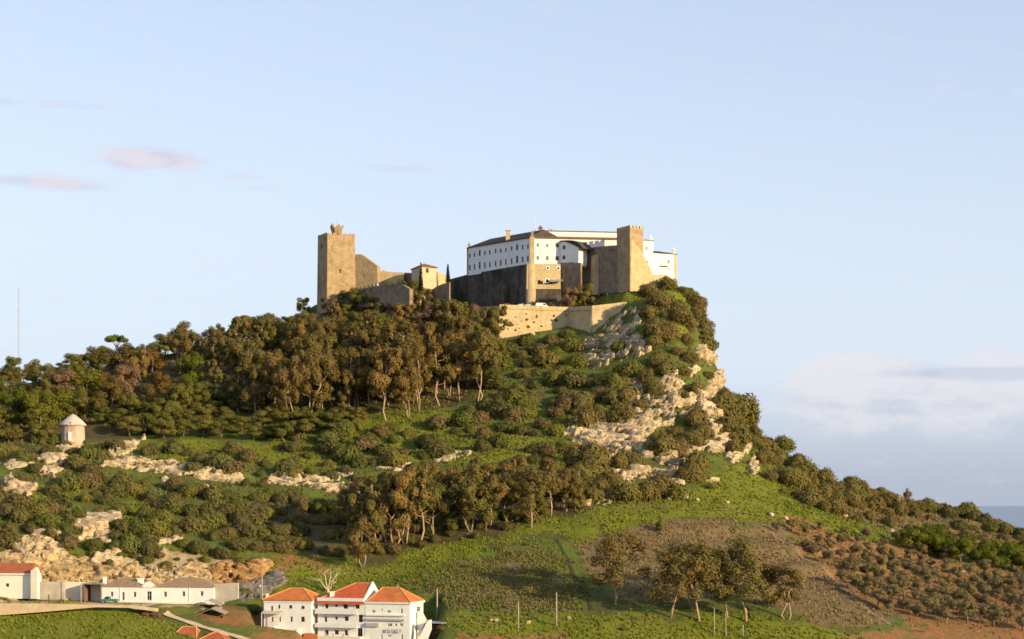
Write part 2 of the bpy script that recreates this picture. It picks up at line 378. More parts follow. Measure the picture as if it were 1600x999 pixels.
# relief: knolls, terraces and fine unevenness
rough = sstep(GY, 428, 450)
Z += rough * (3.2 * fbm(GX / 34, GY / 26, 1, 4) + 1.3 * fbm(GX / 9, GY / 8, 2, 3)) + .35 * fbm(GX / 6, GY / 6, 4, 3) * near_cam
cl = sstep(fbm(GX / 60, GY / 40, 9, 3), -.08, .12) * rough * sstep(GX, -230, -200)
zt = Z + 1.2 * fbm(GX / 25, GY / 25, 12, 3); k = zt / 5.0; stp = (np.floor(k) + sstep(k - np.floor(k), .55, 1.0)) * 5.0
Z += cl * .45 * (stp - zt) * (GY < 640)
def flat(poly, z, soft=2.0, zfun=None):      # level platform: poly in world x, y
    global Z
    d = polydist(GX, GY, poly); w = sstep(d, -soft, 0.0)
    Z = Z * (1 - w) + (zfun if zfun is not None else z) * w
# house terraces in the village, the road, and the castle grounds
ROADZ = lambda x: zp(940, 412) - .018 * (x + 110)
flat([G(-140, 399), G(150, 402), G(262, 404), G(345, 412), G(345, 424), G(-140, 423)], 0, 1.1, ROADZ(GX) - .05)
flat([G(405, 404), G(500, 404), G(500, 424), G(405, 424)], zp(986, 410), 3)
flat([G(485, 396), G(672, 396), G(672, 420), G(485, 420)], zp(1012, 403), 3)
BZ = zp(478, 620)
BP = [G(781, 620), G(889, 627), G(925, 615), G(996, 619)]
BAST_TOP = [tuple(p) for p in BP] + [tuple(G(1000, 632)), tuple(G(920, 648)), tuple(G(770, 650)), tuple(G(775, 632))]
# the ground outside the bastion stays below its wall
nose = polydist(GX, GY, [G(772, 600), G(930, 600), G(926, 614), G(889, 626), G(781, 619), G(772, 619)])
wn_ = sstep(nose, -3, 1)
lim = np.interp(CX + F * GX / GY, [770, 800, 830, 888, 925], [zp(530, 614), zp(526, 615), zp(519, 617), zp(511, 622), zp(517, 612)]) - .28 * np.clip(618 - GY, 0, 60)
Z = Z * (1 - wn_) + np.minimum(Z, lim) * wn_
d_ = polydist(GX, GY, BAST_TOP); w_ = sstep(d_, .5, 1.9)
Z = Z * (1 - w_) + np.clip(Z, BZ - .25, BZ + .4 + .25 * np.clip(GY - 622, 0, 40)) * w_
_rp = [G(932, 640), G(950, 628), G(978, 620.5), G(998, 621.5), G(1000, 630), G(985, 636), G(940, 648)]; _rw = sstep(polydist(GX, GY, _rp), -3.5, .5)
Z = Z * (1 - _rw) + np.maximum(Z, 74.2) * _rw
_fp = polydist(GX, GY, [G(688, 630), G(775, 634), G(832, 632), G(838, 645), G(735, 672), G(690, 682)]); _fw = sstep(_fp, -3, 1)
Z = Z * (1 - _fw) + np.minimum(Z, 71.2 + .25 * fbm(GX / 4, GY / 4, 3)) * _fw

def hz(x, y):
    x = np.asarray(x, float); y = np.asarray(y, float)
    i = np.clip(np.searchsorted(XS, x) - 1, 0, len(XS) - 2); j = np.clip(np.searchsorted(YS, y) - 1, 0, len(YS) - 2)
    u = (x - XS[i]) / (XS[i + 1] - XS[i]); v = (y - YS[j]) / (YS[j + 1] - YS[j])
    return (Z[j, i] * (1 - u) + Z[j, i + 1] * u) * (1 - v) + (Z[j + 1, i] * (1 - u) + Z[j + 1, i + 1] * u) * v
_ys = np.arange(376, 720, .4)
def at(px, py):                                # where the sight line of a photo pixel meets the ground
    px = np.atleast_1d(np.asarray(px, float)); py = np.atleast_1d(np.asarray(py, float))
    x = (px[:, None] - CX) / F * _ys; z = (HY - py[:, None]) / F * _ys; h = hz(x, np.broadcast_to(_ys, x.shape)); hit = h >= z
    k = np.where(hit.any(1), hit.argmax(1), (z - h).argmin(1)); r = np.arange(len(px))
    return np.stack([x[r, k], _ys[k], h[r, k]], 1)
def at1(px, py): return at([px], [py])[0]

# ground cover zones (photo outlines laid onto the ground)
PX, PY = CX + F * GX / np.maximum(GY, 50), HY - F * Z / np.maximum(GY, 50)
WPX = PX + 70 * fbm(GX / 16, GY / 12, 31, 4); WPY = PY + 40 * fbm(GX / 14, GY / 11, 37, 4)
def zone(polys, soft=20.0):
    w = np.zeros(GX.shape)
    for p in polys:
        d = polydist(WPX, WPY, p); w = np.maximum(w, sstep(d, -soft, soft))
    return w * (GY > 340) * (GY < 720)
green_p = [[(215, 700), (300, 690), (440, 700), (425, 725), (330, 735), (240, 722)], [(-40, 955), (100, 950), (250, 958), (345, 1000), (330, 1060), (-40, 1060)],
  [(545, 905), (620, 868), (700, 850), (790, 835), (870, 815), (950, 785), (1060, 785), (1110, 735), (1165, 718), (1300, 800), (1260, 830), (1190, 815), (1030, 815), (900, 850), (860, 838), (760, 850), (690, 890), (640, 930)],
  [(690, 960), (800, 955), (920, 960), (1010, 958), (1130, 962), (1260, 975), (1340, 990), (1340, 1060), (700, 1060)],
  [(470, 640), (560, 655), (700, 640), (800, 640), (880, 640), (920, 680), (860, 715), (700, 715), (560, 700), (470, 690)],
  [(880, 470), (1000, 455), (1000, 470), (930, 480), (880, 482)], [(1028, 448), (1060, 452), (1066, 480), (1050, 490), (1082, 505), (1070, 540), (1048, 530), (1042, 500)],
  [(180, 790), (240, 770), (270, 840), (200, 850), (165, 838)], [(40, 770), (130, 755), (150, 775), (60, 800)], [(380, 690), (520, 690), (520, 725), (420, 725)], [(1180, 770), (1300, 800), (1420, 850), (1380, 860), (1250, 815)],
  [(905, 620), (985, 640), (960, 660), (900, 650)], [(420, 880), (560, 870), (600, 890), (520, 930), (440, 925)]]
dry_p = [[(650, 905), (720, 872), (800, 852), (880, 855), (925, 955), (800, 958), (700, 945)], [(1370, 765), (1500, 790), (1620, 822), (1700, 860), (1700, 900), (1600, 890), (1420, 838), (1330, 812)], [(905, 850), (1010, 818), (1190, 822), (1260, 860), (1330, 925), (1390, 970), (1290, 978), (1180, 930), (1040, 940), (950, 930)]]
soil_p = [[(1195, 815), (1310, 830), (1420, 850), (1620, 905), (1700, 1000), (1560, 990), (1400, 968), (1330, 925), (1260, 862)], [(1330, 988), (1450, 974), (1700, 980), (1700, 1040), (1300, 1040)], [(700, 990), (880, 990), (900, 1040), (690, 1040)], [(380, 985), (500, 975), (500, 1010), (380, 1010)], [(310, 950), (420, 960), (420, 978), (330, 972)], [(430, 865), (520, 880), (520, 895), (440, 890)]]
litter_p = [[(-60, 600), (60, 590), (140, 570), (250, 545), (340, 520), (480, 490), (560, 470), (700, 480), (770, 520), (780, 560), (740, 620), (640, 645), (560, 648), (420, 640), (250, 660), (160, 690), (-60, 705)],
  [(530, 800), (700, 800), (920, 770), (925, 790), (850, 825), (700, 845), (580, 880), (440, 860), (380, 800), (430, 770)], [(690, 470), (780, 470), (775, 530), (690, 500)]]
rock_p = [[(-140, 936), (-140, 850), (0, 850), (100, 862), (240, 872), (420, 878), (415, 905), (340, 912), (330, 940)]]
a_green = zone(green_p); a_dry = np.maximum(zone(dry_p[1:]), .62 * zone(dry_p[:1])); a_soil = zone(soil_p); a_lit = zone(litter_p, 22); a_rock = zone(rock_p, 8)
m, nt, n, l, b = nodes('hill_ground'); p = geo_pos(nt)
def attr(nm):
    a = nt.nodes.new('ShaderNodeAttribute'); a.attribute_name = nm; return a.outputs['Fac']
def broken(nm, sc, amt=1.5):
    return ramp(nt, math_n(nt, 'ADD', attr(nm), math_n(nt, 'MULTIPLY', math_n(nt, 'SUBTRACT', noise(nt, sc, 6, .65, p), .5), amt)), [(.38, (0, 0, 0)), (.62, (1, 1, 1))])
fine = noise(nt, 1.1, 6, .7, p); mid = noise(nt, .16, 5, .6, p)
c = ramp(nt, mid, [(.3, (.10, .095, .032)), (.48, (.115, .125, .03)), (.6, (.11, .16, .024)), (.75, (.17, .135, .07))])
gr = ramp(nt, noise(nt, .09, 7, .68, p), [(.28, (.13, .13, .022)), (.45, (.15, .172, .02)), (.58, (.185, .195, .024)), (.66, (.20, .185, .04)), (.78, (.22, .165, .07))])
dr = ramp(nt, noise(nt, .5, 6, .7, p), [(.3, (.10, .105, .03)), (.42, (.165, .13, .055)), (.55, (.22, .145, .075)), (.66, (.25, .165, .085)), (.78, (.30, .21, .115))])
sl = ramp(nt, noise(nt, .3, 6, .7, p), [(.28, (.15, .125, .045)), (.42, (.23, .145, .06)), (.55, (.30, .145, .06)), (.66, (.38, .15, .062)), (.8, (.40, .22, .10))])
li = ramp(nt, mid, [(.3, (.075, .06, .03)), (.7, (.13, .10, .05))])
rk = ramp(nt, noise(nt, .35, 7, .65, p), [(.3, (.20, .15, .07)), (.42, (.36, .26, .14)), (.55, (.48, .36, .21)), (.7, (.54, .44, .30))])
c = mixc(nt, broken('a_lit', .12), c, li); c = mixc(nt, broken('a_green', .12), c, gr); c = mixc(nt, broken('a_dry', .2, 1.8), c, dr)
c = mixc(nt, broken('a_soil', .15, 1.4), c, sl); c = mixc(nt, broken('a_rock', .3, .6), c, rk)
c = mixc(nt, ramp(nt, fine, [(.35, (.55, .55, .55)), (.65, (0, 0, 0))]), c, mixc(nt, .5, c, (.03, .03, .01)))
l.new(c, b.inputs['Base Color']); b.inputs['Roughness'].default_value = .95; b.inputs['Specular IOR Level'].default_value = .1
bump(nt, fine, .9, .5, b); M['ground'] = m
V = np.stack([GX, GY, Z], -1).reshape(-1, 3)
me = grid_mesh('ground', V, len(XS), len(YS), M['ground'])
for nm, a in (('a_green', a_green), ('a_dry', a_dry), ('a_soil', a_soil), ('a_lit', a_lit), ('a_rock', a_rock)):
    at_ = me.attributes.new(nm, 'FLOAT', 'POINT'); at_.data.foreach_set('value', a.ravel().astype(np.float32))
tag(link('ground', me), kind='structure')
# sea
m, nt, n, l, b = nodes('sea_water'); b.inputs['Base Color'].default_value = (.05, .085, .15, 1); b.inputs['Roughness'].default_value = .28
bump(nt, noise(nt, .02, 4, .6, geo_pos(nt)), .2, 2, b)
q = MB(); q.add([(-3e5, -3e5, -175), (3e5, -3e5, -175), (3e5, 5e5, -175), (-3e5, 5e5, -175)], [(0, 1, 2, 3)])
tag(q.build('sea', m), kind='structure')
# ------------------------------------------------------------------ building helpers
def on_line(a, b, px):
    A = G(*a); B = G(*b); d = (B - A) / np.linalg.norm(B - A); k = (px - CX) / F
    u = (k * A[1] - A[0]) / (d[0] - k * d[1]); return u, A[1] + d[1] * u
def oppx(a, b, px, py, w, h):                    # opening centred on a photo pixel; w, h in metres
    u, Y = on_line(a, b, px); z = zp(py, Y); return (u - w / 2, u + w / 2, z - h / 2, z + h / 2)
def windows(parent, A, B, ops, depth=.22, fm='frame_white', t=.09, bars=True, sill=None, name='window'):
    for o in ops:
        u0, u1, v0, v1 = o[:4]; q = MB()
        q.obox(A, B, u0, u1, -depth, -depth + .07, v0, v0 + t); q.obox(A, B, u0, u1, -depth, -depth + .07, v1 - t, v1)
        q.obox(A, B, u0, u0 + t, -depth, -depth + .07, v0 + t, v1 - t); q.obox(A, B, u1 - t, u1, -depth, -depth + .07, v0 + t, v1 - t)
        if bars:
            um, vm = (u0 + u1) / 2, v0 + (v1 - v0) * .6
            q.obox(A, B, um - .03, um + .03, -depth, -depth + .06, v0 + t, v1 - t)
            q.obox(A, B, u0 + t, um - .03, -depth, -depth + .055, vm - .03, vm + .03); q.obox(A, B, um + .03, u1 - t, -depth, -depth + .055, vm - .03, vm + .03)
        f = q.build(name, M[fm], parent)
        q = MB(); q.obox(A, B, u0 + .01, u1 - .01, -depth - .06, -depth + .02, v0 + .01, v1 - .01); q.build('pane', M['glass'], f)
        if sill:
            q = MB(); q.obox(A, B, u0 - .1, u1 + .1, -.1, .1, v0 - .1, v0 - .002); q.build('sill', M[sill], f)
def hip(q, A, B, depth, z, over, rise, il, ir, th=.16):
    A = np.array(A[:2], float); B = np.array(B[:2], float); L = np.linalg.norm(B - A); d = (B - A) / L; n = np.array((d[1], -d[0]))
    P = lambda u, w, zz: (*(A + d * u + n * w), zz)
    c = [(-over, over), (L + over, over), (L + over, -depth - over), (-over, -depth - over)]
    vs = [P(u, w, z) for u, w in c] + [P(u, w, z + th) for u, w in c]
    vs += [P(il if il else -over, -depth / 2, z + th + rise), P(L - ir if ir else L + over, -depth / 2, z + th + rise)]
    q.add(vs, [(3, 2, 1, 0), (0, 1, 5, 4), (1, 2, 6, 5), (2, 3, 7, 6), (3, 0, 4, 7), (4, 5, 9, 8), (5, 6, 9), (6, 7, 8, 9), (7, 4, 8)])
def caps(parent, A, B, depth, z, over, rise, il, ir, th=.16, m='roof_cap'):      # ridge and hip tiles
    A = np.array(A[:2], float); B = np.array(B[:2], float); L = np.linalg.norm(B - A); d = (B - A) / L; n = np.array((d[1], -d[0]))
    P = lambda u, w, zz: (*(A + d * u + n * w), zz)
    zt_ = z + th; r0, r1 = P(il if il else -over, -depth / 2, zt_ + rise), P(L - ir if ir else L + over, -depth / 2, zt_ + rise)
    for e0, e1 in ((P(-over, over, zt_), r0), (P(L + over, over, zt_), r1), (P(-over, -depth - over, zt_), r0), (P(L + over, -depth - over, zt_), r1), (r0, r1)):
        q = MB(); q.tube([e0, e1], [.13, .13], 6); q.build('ridge_tiles', M[m], parent)
def ring(A, B, depth):                            # four corners, front left first
    A = np.array(A[:2], float); B = np.array(B[:2], float); d = (B - A) / np.linalg.norm(B - A); n = np.array((d[1], -d[0]))
    return [A, B, B - n * depth, A - n * depth]
def shell(q, A, B, depth, z0, z1, front=(), right=(), left=()):
    c = ring(A, B, depth)
    q.facade(c[0], c[1], z0, z1, list(front)); q.facade(c[1], c[2], z0, z1, list(right)); q.facade(c[2], c[3], z0, z1, []); q.facade(c[3], c[0], z0, z1, list(left))
    q.add([(*p, z1) for p in c], [(0, 1, 2, 3)])
    return c
def chimney(parent, x, y, z0, z1, w, m='white', cap=True):
    q = MB(); q.box(x - w / 2, x + w / 2, y - w / 2, y + w / 2, z0, z1); ch = q.build('chimney', M[m], parent)
    if cap:
        q = MB(); q.box(x - w * .65, x + w * .65, y - w * .65, y + w * .65, z1 + .002, z1 + .16); q.build('chimney_cap', M[m], ch)
    return ch
def pinnacle(parent, x, y, z0, z1, w, m='stone'):
    q = MB(); h = z1 - z0
    q.box(x - w / 2, x + w / 2, y - w / 2, y + w / 2, z0, z0 + h * .45)
    q.box(x - w * .68, x + w * .68, y - w * .68, y + w * .68, z0 + h * .45 + .002, z0 + h * .55)
    c = [(x - w * .4, y - w * .4), (x + w * .4, y - w * .4), (x + w * .4, y + w * .4), (x - w * .4, y + w * .4)]
    q.loft([(a, b_, z0 + h * .55 + .004) for a, b_ in c], [(x + (a - x) * .12, y + (b_ - y) * .12, z1) for a, b_ in c])
    return q.build('pinnacle', M[m], parent)

# ------------------------------------------------------------------ castle: the keep
kz = zp(363.6, 650)
K, KL, KR = G(511.6, 650), G(496.6, 656.5), G(554.5, 653.5)
KB = KL + KR - K
keep = thing('castle_keep', 'tall square stone keep with ruined turret on top, at the left castle end', 'tower', (*K, 70))
q = MB(); bt = [K, KR, KB, KL]; cen = sum(bt) / 4
q.loft([(*(cen + (p - cen) * 1.05), 70) for p in bt], [(*p, kz - .9) for p in bt]); q.build('wall', M['stone'], keep)
for A, B, cnt in ((K, KR, 5), (KR, KB, 3), (KB, KL, 5), (KL, K, 3)):
    L = np.linalg.norm(B - A); st = L / cnt
    for i in range(cnt):
        q = MB(); q.obox(A, B, i * st + (.02 if i else .0), i * st + st * (.74 if i < cnt - 1 else .68), -.55, .003, kz - .898, kz - .1 + .12 * ((i * 7) % 3)); q.build('merlon', M['stone'], keep)
q = MB(); q.loft([(*(cen + (p - cen) * .93), kz - .897) for p in bt], [(*(cen + (p - cen) * .92), kz - .6) for p in bt]); q.build('roof', M['stone'], keep)
tc = G(526.5, 654.5); q = MB(); NT = 10; tw = kz - .6
zt_ = [zp(y, 654) for y in (352, 357, 349, 355, 348.5, 356, 351, 357.5, 352.5, 358)]
r0, r1 = 1.55, 2.5
bo = [(tc[0] + r0 * math.cos(a), tc[1] + r0 * math.sin(a), tw) for a in np.linspace(0, 2 * math.pi, NT, endpoint=False)]
to = [(tc[0] + r1 * math.cos(a), tc[1] + r1 * math.sin(a), zt_[i]) for i, a in enumerate(np.linspace(0, 2 * math.pi, NT, endpoint=False))]
ti = [(tc[0] + (x - tc[0]) * .75, tc[1] + (y - tc[1]) * .75, z) for x, y, z in to]; bi = [(tc[0] + (x - tc[0]) * .7, tc[1] + (y - tc[1]) * .7, z + 1) for x, y, z in bo]
vs = bo + to + ti + bi; fs = []
for i in range(NT):
    j = (i + 1) % NT
    fs += [(i, j, NT + j, NT + i), (NT + i, NT + j, 2 * NT + j, 2 * NT + i), (2 * NT + i, 2 * NT + j, 3 * NT + j, 3 * NT + i)]
q.add(vs, fs + [tuple(range(3 * NT, 4 * NT))]); tag(q.build('turret', M['stone'], keep), 'broken flaring turret with jagged rim')
q = MB(); q.box(tc[0] - .07, tc[0] + .07, tc[1] - .07, tc[1] + .07, tw, zp(347, 654)); q.build('post', M['metal'], keep)
for px, py, hh in ((531.5, 424, 1.5), (503, 385, 1.4)):
    if px > 511:
        u, Y = on_line((511.6, 650), (554.5, 653.5), px); q = MB(); q.obox(K, KR, u - .25, u + .25, -.4, .12, zp(py, Y) - hh / 2, zp(py, Y) + hh / 2); q.build('window', M['dark'], keep)
    else:
        u, Y = on_line((496.6, 656.5), (511.6, 650), px); q = MB(); q.obox(KL, K, u - .25, u + .25, -.4, .12, zp(py, Y) - hh / 2, zp(py, Y) + hh / 2); q.build('window', M['dark'], keep)
q = MB(); q.slabpx((552, 654), (591, 651), [(552, 470), (591, 466), (589.2, 416.5), (588.2, 415), (564, 397.6), (552, 397.7)], 3.0)
tag(q.build('castle_wall', M['stone']), 'sloping-topped stone wall joined to the right side of the tall keep', 'wall')
q = MB(); q.slabpx((588, 656), (632, 655), [(588, 462), (632, 462), (630.5, 425.3), (620, 425.8), (601, 424), (590, 424)], 2.0)
for px in (598, 600.2): q.slabpx((px - 1.2, 656.1), (px + 1.2, 656.05), [(px - 1, 424.3), (px + 1, 424.3), (px + .8, 422), (px - .8, 422)], 1.2, -.01)
tag(q.build('castle_wall', M['stone_gold']), 'low golden stone wall between the keep and the small hip-roofed castle house', 'wall')
q = MB(); q.slabpx((629, 658), (646, 652), [(629, 462), (646, 462), (646, 427), (629, 426)], 2.5)
tag(q.build('castle_shed', M['brick']), 'dark flat-topped lean-to against the left side of the small castle house', 'shed')
# crenellated outer curtain, in the shade
q = MB(); ca, cb = (518, 654), (640, 624)
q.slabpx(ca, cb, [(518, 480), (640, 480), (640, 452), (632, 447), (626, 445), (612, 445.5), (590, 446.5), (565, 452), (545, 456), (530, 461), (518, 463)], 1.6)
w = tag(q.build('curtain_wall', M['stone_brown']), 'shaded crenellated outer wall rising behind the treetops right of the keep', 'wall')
def parent_keep(o, p): o.parent = p; return o
for px, py in ((551, 455), (557, 453.5), (563, 452), (569, 450.5), (575, 449), (581, 447.6), (587, 446.6)):
    q = MB(); q.slabpx(ca, cb, [(px - 1.7, py + 1), (px + 1.7, py + 1), (px + 1.7, py - 3.2), (px - 1.7, py - 3.2)], .6, -.1); q.build('merlon', M['stone_gold'], w)
# small hip-roofed house
ha, hm, hb = (643, 650), (656, 641), (682, 645)
hs = thing('castle_house', 'small square castle house with low pyramid roof and one window, behind the tall cypress', 'house', (*G(656, 641), 72))
q = MB(); P4 = [G(*ha), G(*hm), G(*hb)]; P4.append(P4[0] + P4[2] - P4[1]); ez = zp(416.5, 641)
wo = [oppx(hm, hb, 667.5, 423, 1.2, 1.6)]
q.facade(P4[0], P4[1], 70, ez, []); q.facade(P4[1], P4[2], 70, ez, wo); q.facade(P4[2], P4[3], 70, ez, []); q.facade(P4[3], P4[0], 70, ez, [])
q.build('wall', M['beige'], hs); windows(hs, P4[1], P4[2], wo, fm='frame_brown')
c4 = sum(P4) / 4; q = MB(); ov = [c4 + (p - c4) * 1.12 for p in P4]
vs = [(*p, ez) for p in ov] + [(*p, ez + .2) for p in ov] + [(*c4, zp(410.5, 645))]
q.add(vs, [(3, 2, 1, 0)] + [(i, (i + 1) % 4, 4 + (i + 1) % 4, 4 + i) for i in range(4)] + [(4 + i, 4 + (i + 1) % 4, 8) for i in range(4)]); q.build('roof', M['roof_brown'], hs)
q = MB(); q.slabpx((681, 648), (700, 652), [(681, 450), (700, 450), (697, 431), (692, 428), (682, 424.5)], 3)
tag(q.build('castle_wall', M['stone_gold']), 'short sunlit stepped wall between the small castle house and the pointed cypress', 'wall')
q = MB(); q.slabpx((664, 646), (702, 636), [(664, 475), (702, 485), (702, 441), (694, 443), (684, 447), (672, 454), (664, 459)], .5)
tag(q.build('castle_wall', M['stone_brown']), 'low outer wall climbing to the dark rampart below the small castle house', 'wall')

# ------------------------------------------------------------------ castle: rampart and white convent building
RA, RB, RC, RD = G(697, 678), G(730.5, 669.5), G(824, 640.5), G(875.5, 641.5)
rz = 86.3
rp = thing('rampart', 'tall dark overgrown stone rampart carrying the long white building', 'wall', (*RC, 68))
q = MB(); back = np.array((3.5, 4.0))
pts = [RA, RB, RC, RD, RD + (0, 10), RB + (13, 18), RA + (5, 14)]
cen = sum(pts) / len(pts)
zt = [85.2, rz, rz, rz, rz, rz, 85.2]
bo = []
for p in pts:
    o = (p - cen) / np.linalg.norm(p - cen); bo.append((*(p + o * .9), 66))
q.loft(bo, [(*p, z) for p, z in zip(pts, zt)])
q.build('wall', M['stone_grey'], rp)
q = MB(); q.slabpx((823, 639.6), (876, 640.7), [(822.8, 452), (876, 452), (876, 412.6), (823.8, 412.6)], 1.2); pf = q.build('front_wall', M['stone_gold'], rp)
tag(pf, 'sunlit golden front of the rampart with round openings and arches')
# half-round pier at the corner
q = MB(); pc = G(829.5, 640.6); n_ = 14
th = [math.pi + math.pi * i / (n_ - 1) for i in range(n_)]
rg = [(pc[0] + 1.75 * math.cos(t), pc[1] + 1.2 * math.sin(t)) for t in th] + [(pc[0] + 1.75, pc[1] + .8), (pc[0] - 1.75, pc[1] + .8)]
q.prism(rg, 67, rz - .25); q.build('pier', M['stone_gold'], rp)
fa, fb = (823, 639.6), (876, 640.7); FA, FB = G(*fa), G(*fb)
def disc(q, A, B, u, z, r, w0, w1, seg=14, r_in=0.0):
    A = np.array(A, float); B = np.array(B, float); d = (B - A) / np.linalg.norm(B - A); n = np.array((d[1], -d[0]))
    P = lambda a, rr, w: (*(A + d * (u + rr * math.cos(a)) + n * w), z + rr * math.sin(a))
    an = [2 * math.pi * k / seg for k in range(seg)]
    if r_in == 0:
        q.add([P(a, r, w1) for a in an] + [P(a, r, w0) for a in an], [tuple(range(seg))] + [(k, seg + k, seg + (k + 1) % seg, (k + 1) % seg) for k in range(seg)])
    else:
        q.add([P(a, r, w1) for a in an] + [P(a, r_in, w1) for a in an] + [P(a, r, w0) for a in an] + [P(a, r_in, w0) for a in an],
              [f for k in range(seg) for f in ((k, (k + 1) % seg, seg + (k + 1) % seg, seg + k), (k, 2 * seg + k, 2 * seg + (k + 1) % seg, (k + 1) % seg), (seg + k, seg + (k + 1) % seg, 3 * seg + (k + 1) % seg, 3 * seg + k))])
for px, py in ((855.6, 419.2), (872.3, 419.6)):
    u, Y = on_line(fa, fb, px); q = MB(); disc(q, FA, FB, u, zp(py, Y), .75, -.2, .12, 16, .42); o = q.build('round_window', M['white'], rp)
    q = MB(); disc(q, FA, FB, u, zp(py, Y), .41, -.2, .03, 14); q.build('pane', M['dark'], o)
for px, w_, h_ in ((842.5, 1.1, 1.6), (846.5, .8, 1.2), (855, .9, 1.9), (861, .9, 1.7)):
    u, Y = on_line(fa, fb, px); z0 = zp(444.5, Y); q = MB()
    pr = [(u - w_ / 2, z0), (u + w_ / 2, z0), (u + w_ / 2, z0 + h_ - w_ / 2)] + [(u + w_ / 2 * math.cos(a), z0 + h_ - w_ / 2 + w_ / 2 * math.sin(a)) for a in np.linspace(.3, math.pi - .3, 6)] + [(u - w_ / 2, z0 + h_ - w_ / 2)]
    q.slab(FA, FB, pr, .3, .03); q.build('arched_doorway', M['dark'], rp)
q = MB(); u, Y = on_line(fa, fb, 855); disc(q, FA, FB, u, zp(439, Y), .95, -.1, .1, 14, .6); q.build('arch_ring', M['white'], rp)
q = MB(); u, Y = on_line(fa, fb, 868); z0 = zp(441.5, Y)
A3, B3 = FA, FB; dd = (B3 - A3) / np.linalg.norm(B3 - A3); nn = np.array((dd[1], -dd[0]))
Pq = lambda uu, ww, z: (*(A3 + dd * uu + nn * ww), z)
q.add([Pq(u - 2.2, .05, z0 + .8), Pq(u + 2.6, .05, z0 + 1.2), Pq(u + 2.6, 2.2, z0 + .35), Pq(u - 2.2, 2.2, z0 - .05), Pq(u - 2.2, .05, z0 + .74), Pq(u + 2.6, .05, z0 + 1.14), Pq(u + 2.6, 2.2, z0 + .28), Pq(u - 2.2, 2.2, z0 - .12)],
      [(0, 3, 2, 1), (4, 5, 6, 7), (0, 4, 7, 3), (3, 7, 6, 2), (2, 6, 5, 1), (1, 5, 4, 0)])
q.build('awning', M['metal'], rp)

la, lb = (730.8, 668.5), (829, 642)
LA, LB = G(*la), G(*lb); RE = G(968, 646)
cv = thing('white_building', 'long white two-storey convent building with dark hip roof and rows of windows on the rampart', 'building', (*LB, rz))
wx = [734, 741.3, 749.4, 757.5, 765.4, 774.4, 782.3, 790.4, 799.4, 807.9, 816.5, 824.8]
ops = []
for i, px in enumerate(wx):
    big = i in (2, 9); t = (px - 734) / 90.8
    ops.append(oppx(la, lb, px, 399.6 - 14.2 * t - (1.6 if big else 0) - (.8 if i == 5 or i == 8 else 0), 1.1 if big else .85, 2.15 if big else 1.6))
    ops.append(oppx(la, lb, px, 418.4 - 14 * t - (1.2 if big else 0), 1.1 if big else .85, 2.6 if big else 2.05))
ez = 95.9
q = MB(); q.facade(LA, LB, rz - .6, ez, ops)
fo_l = (834.2, 642); FOL = G(*fo_l)
fops = [oppx(fo_l, (968, 646), px, py, w_, h_) for px, py, w_, h_ in ((840, 383.2, .85, 1.25), (855, 384, .8, 1.1), (870.6, 383.4, 1.2, 1.5), (840, 403.2, .9, 1.3), (855, 403.6, .95, 1.4), (870.6, 404, 1.3, 1.5))]
q.facade(FOL, RE, rz - .6, ez, fops)
inw = np.array((.755, .656))
bk = [RE + (0, 14), LA + inw * 12]
q.facade(RE, bk[0], rz - .6, ez, []); q.facade(bk[0], bk[1], rz - .6, ez, []); q.facade(bk[1], LA, rz - .6, ez, [])
q.build('wall', M['white'], cv)
windows(cv, LA, LB, ops, .2, 'frame_brown', .07); windows(cv, FOL, RE, fops[:2] + fops[3:5], .2, 'frame_white', .07); windows(cv, FOL, RE, fops[2:3] + fops[5:], .2, 'frame_brown', .14)
q = MB(); q.prism([LB + (-.25, -.3), FOL + (.2, -.35), FOL + (.2, .6), LB + (.3, .7)], rz - .3, ez + .5); tag(q.build('corner_pilaster', M['stone_gold'], cv), 'golden stone corner strip')
for p_, z0, z1, w_ in (((LB + FOL) / 2, ez + .5, zp(358.8, 642), .9), (LA + (.5, .2), ez + .1, zp(377, 668), .8)): pinnacle(cv, p_[0], p_[1], z0, z1, w_)
q = MB(); q.prism([LA + (-.35, .1), LA + (.25, -.35), LA + (.5, .3), LA + (0, .6)], rz - .5, ez + .12); q.build('corner_pilaster', M['stone'], cv)
# left wing roof
q = MB(); o_ = .35; dL = (LB - LA) / np.linalg.norm(LB - LA); nL = np.array((dL[1], -dL[0]))
e0 = LA - dL * o_ + nL * o_; e1 = LB + nL * o_; e2 = LB - nL * 12 + dL * 4; e3 = LA - dL * o_ - nL * 12.3
r0_ = LA + dL * 6.2 - nL * 6; r1_ = LB - nL * 6 + dL * .5; zr = 99.4
q.add([(*e0, ez + .01), (*e1, ez + .01), (*e2, ez + .01), (*e3, ez + .01), (*e0, ez + .25), (*e1, ez + .25), (*e2, ez + .25), (*e3, ez + .25), (*r0_, zr), (*r1_, zr)],
      [(0, 1, 5, 4), (1, 2, 6, 5), (2, 3, 7, 6), (3, 0, 4, 7), (4, 5, 9, 8), (5, 6, 9), (6, 7, 8, 9), (7, 4, 8), (3, 2, 1, 0)])
q.build('roof', M['roof_dark'], cv)
u, Y = on_line(la, lb, 789.2); pc = LA + dL * u - nL * 1.4
chimney(cv, pc[0], pc[1], ez + .4, zp(361.2, Y + 1), 1.5, 'stone_gold')
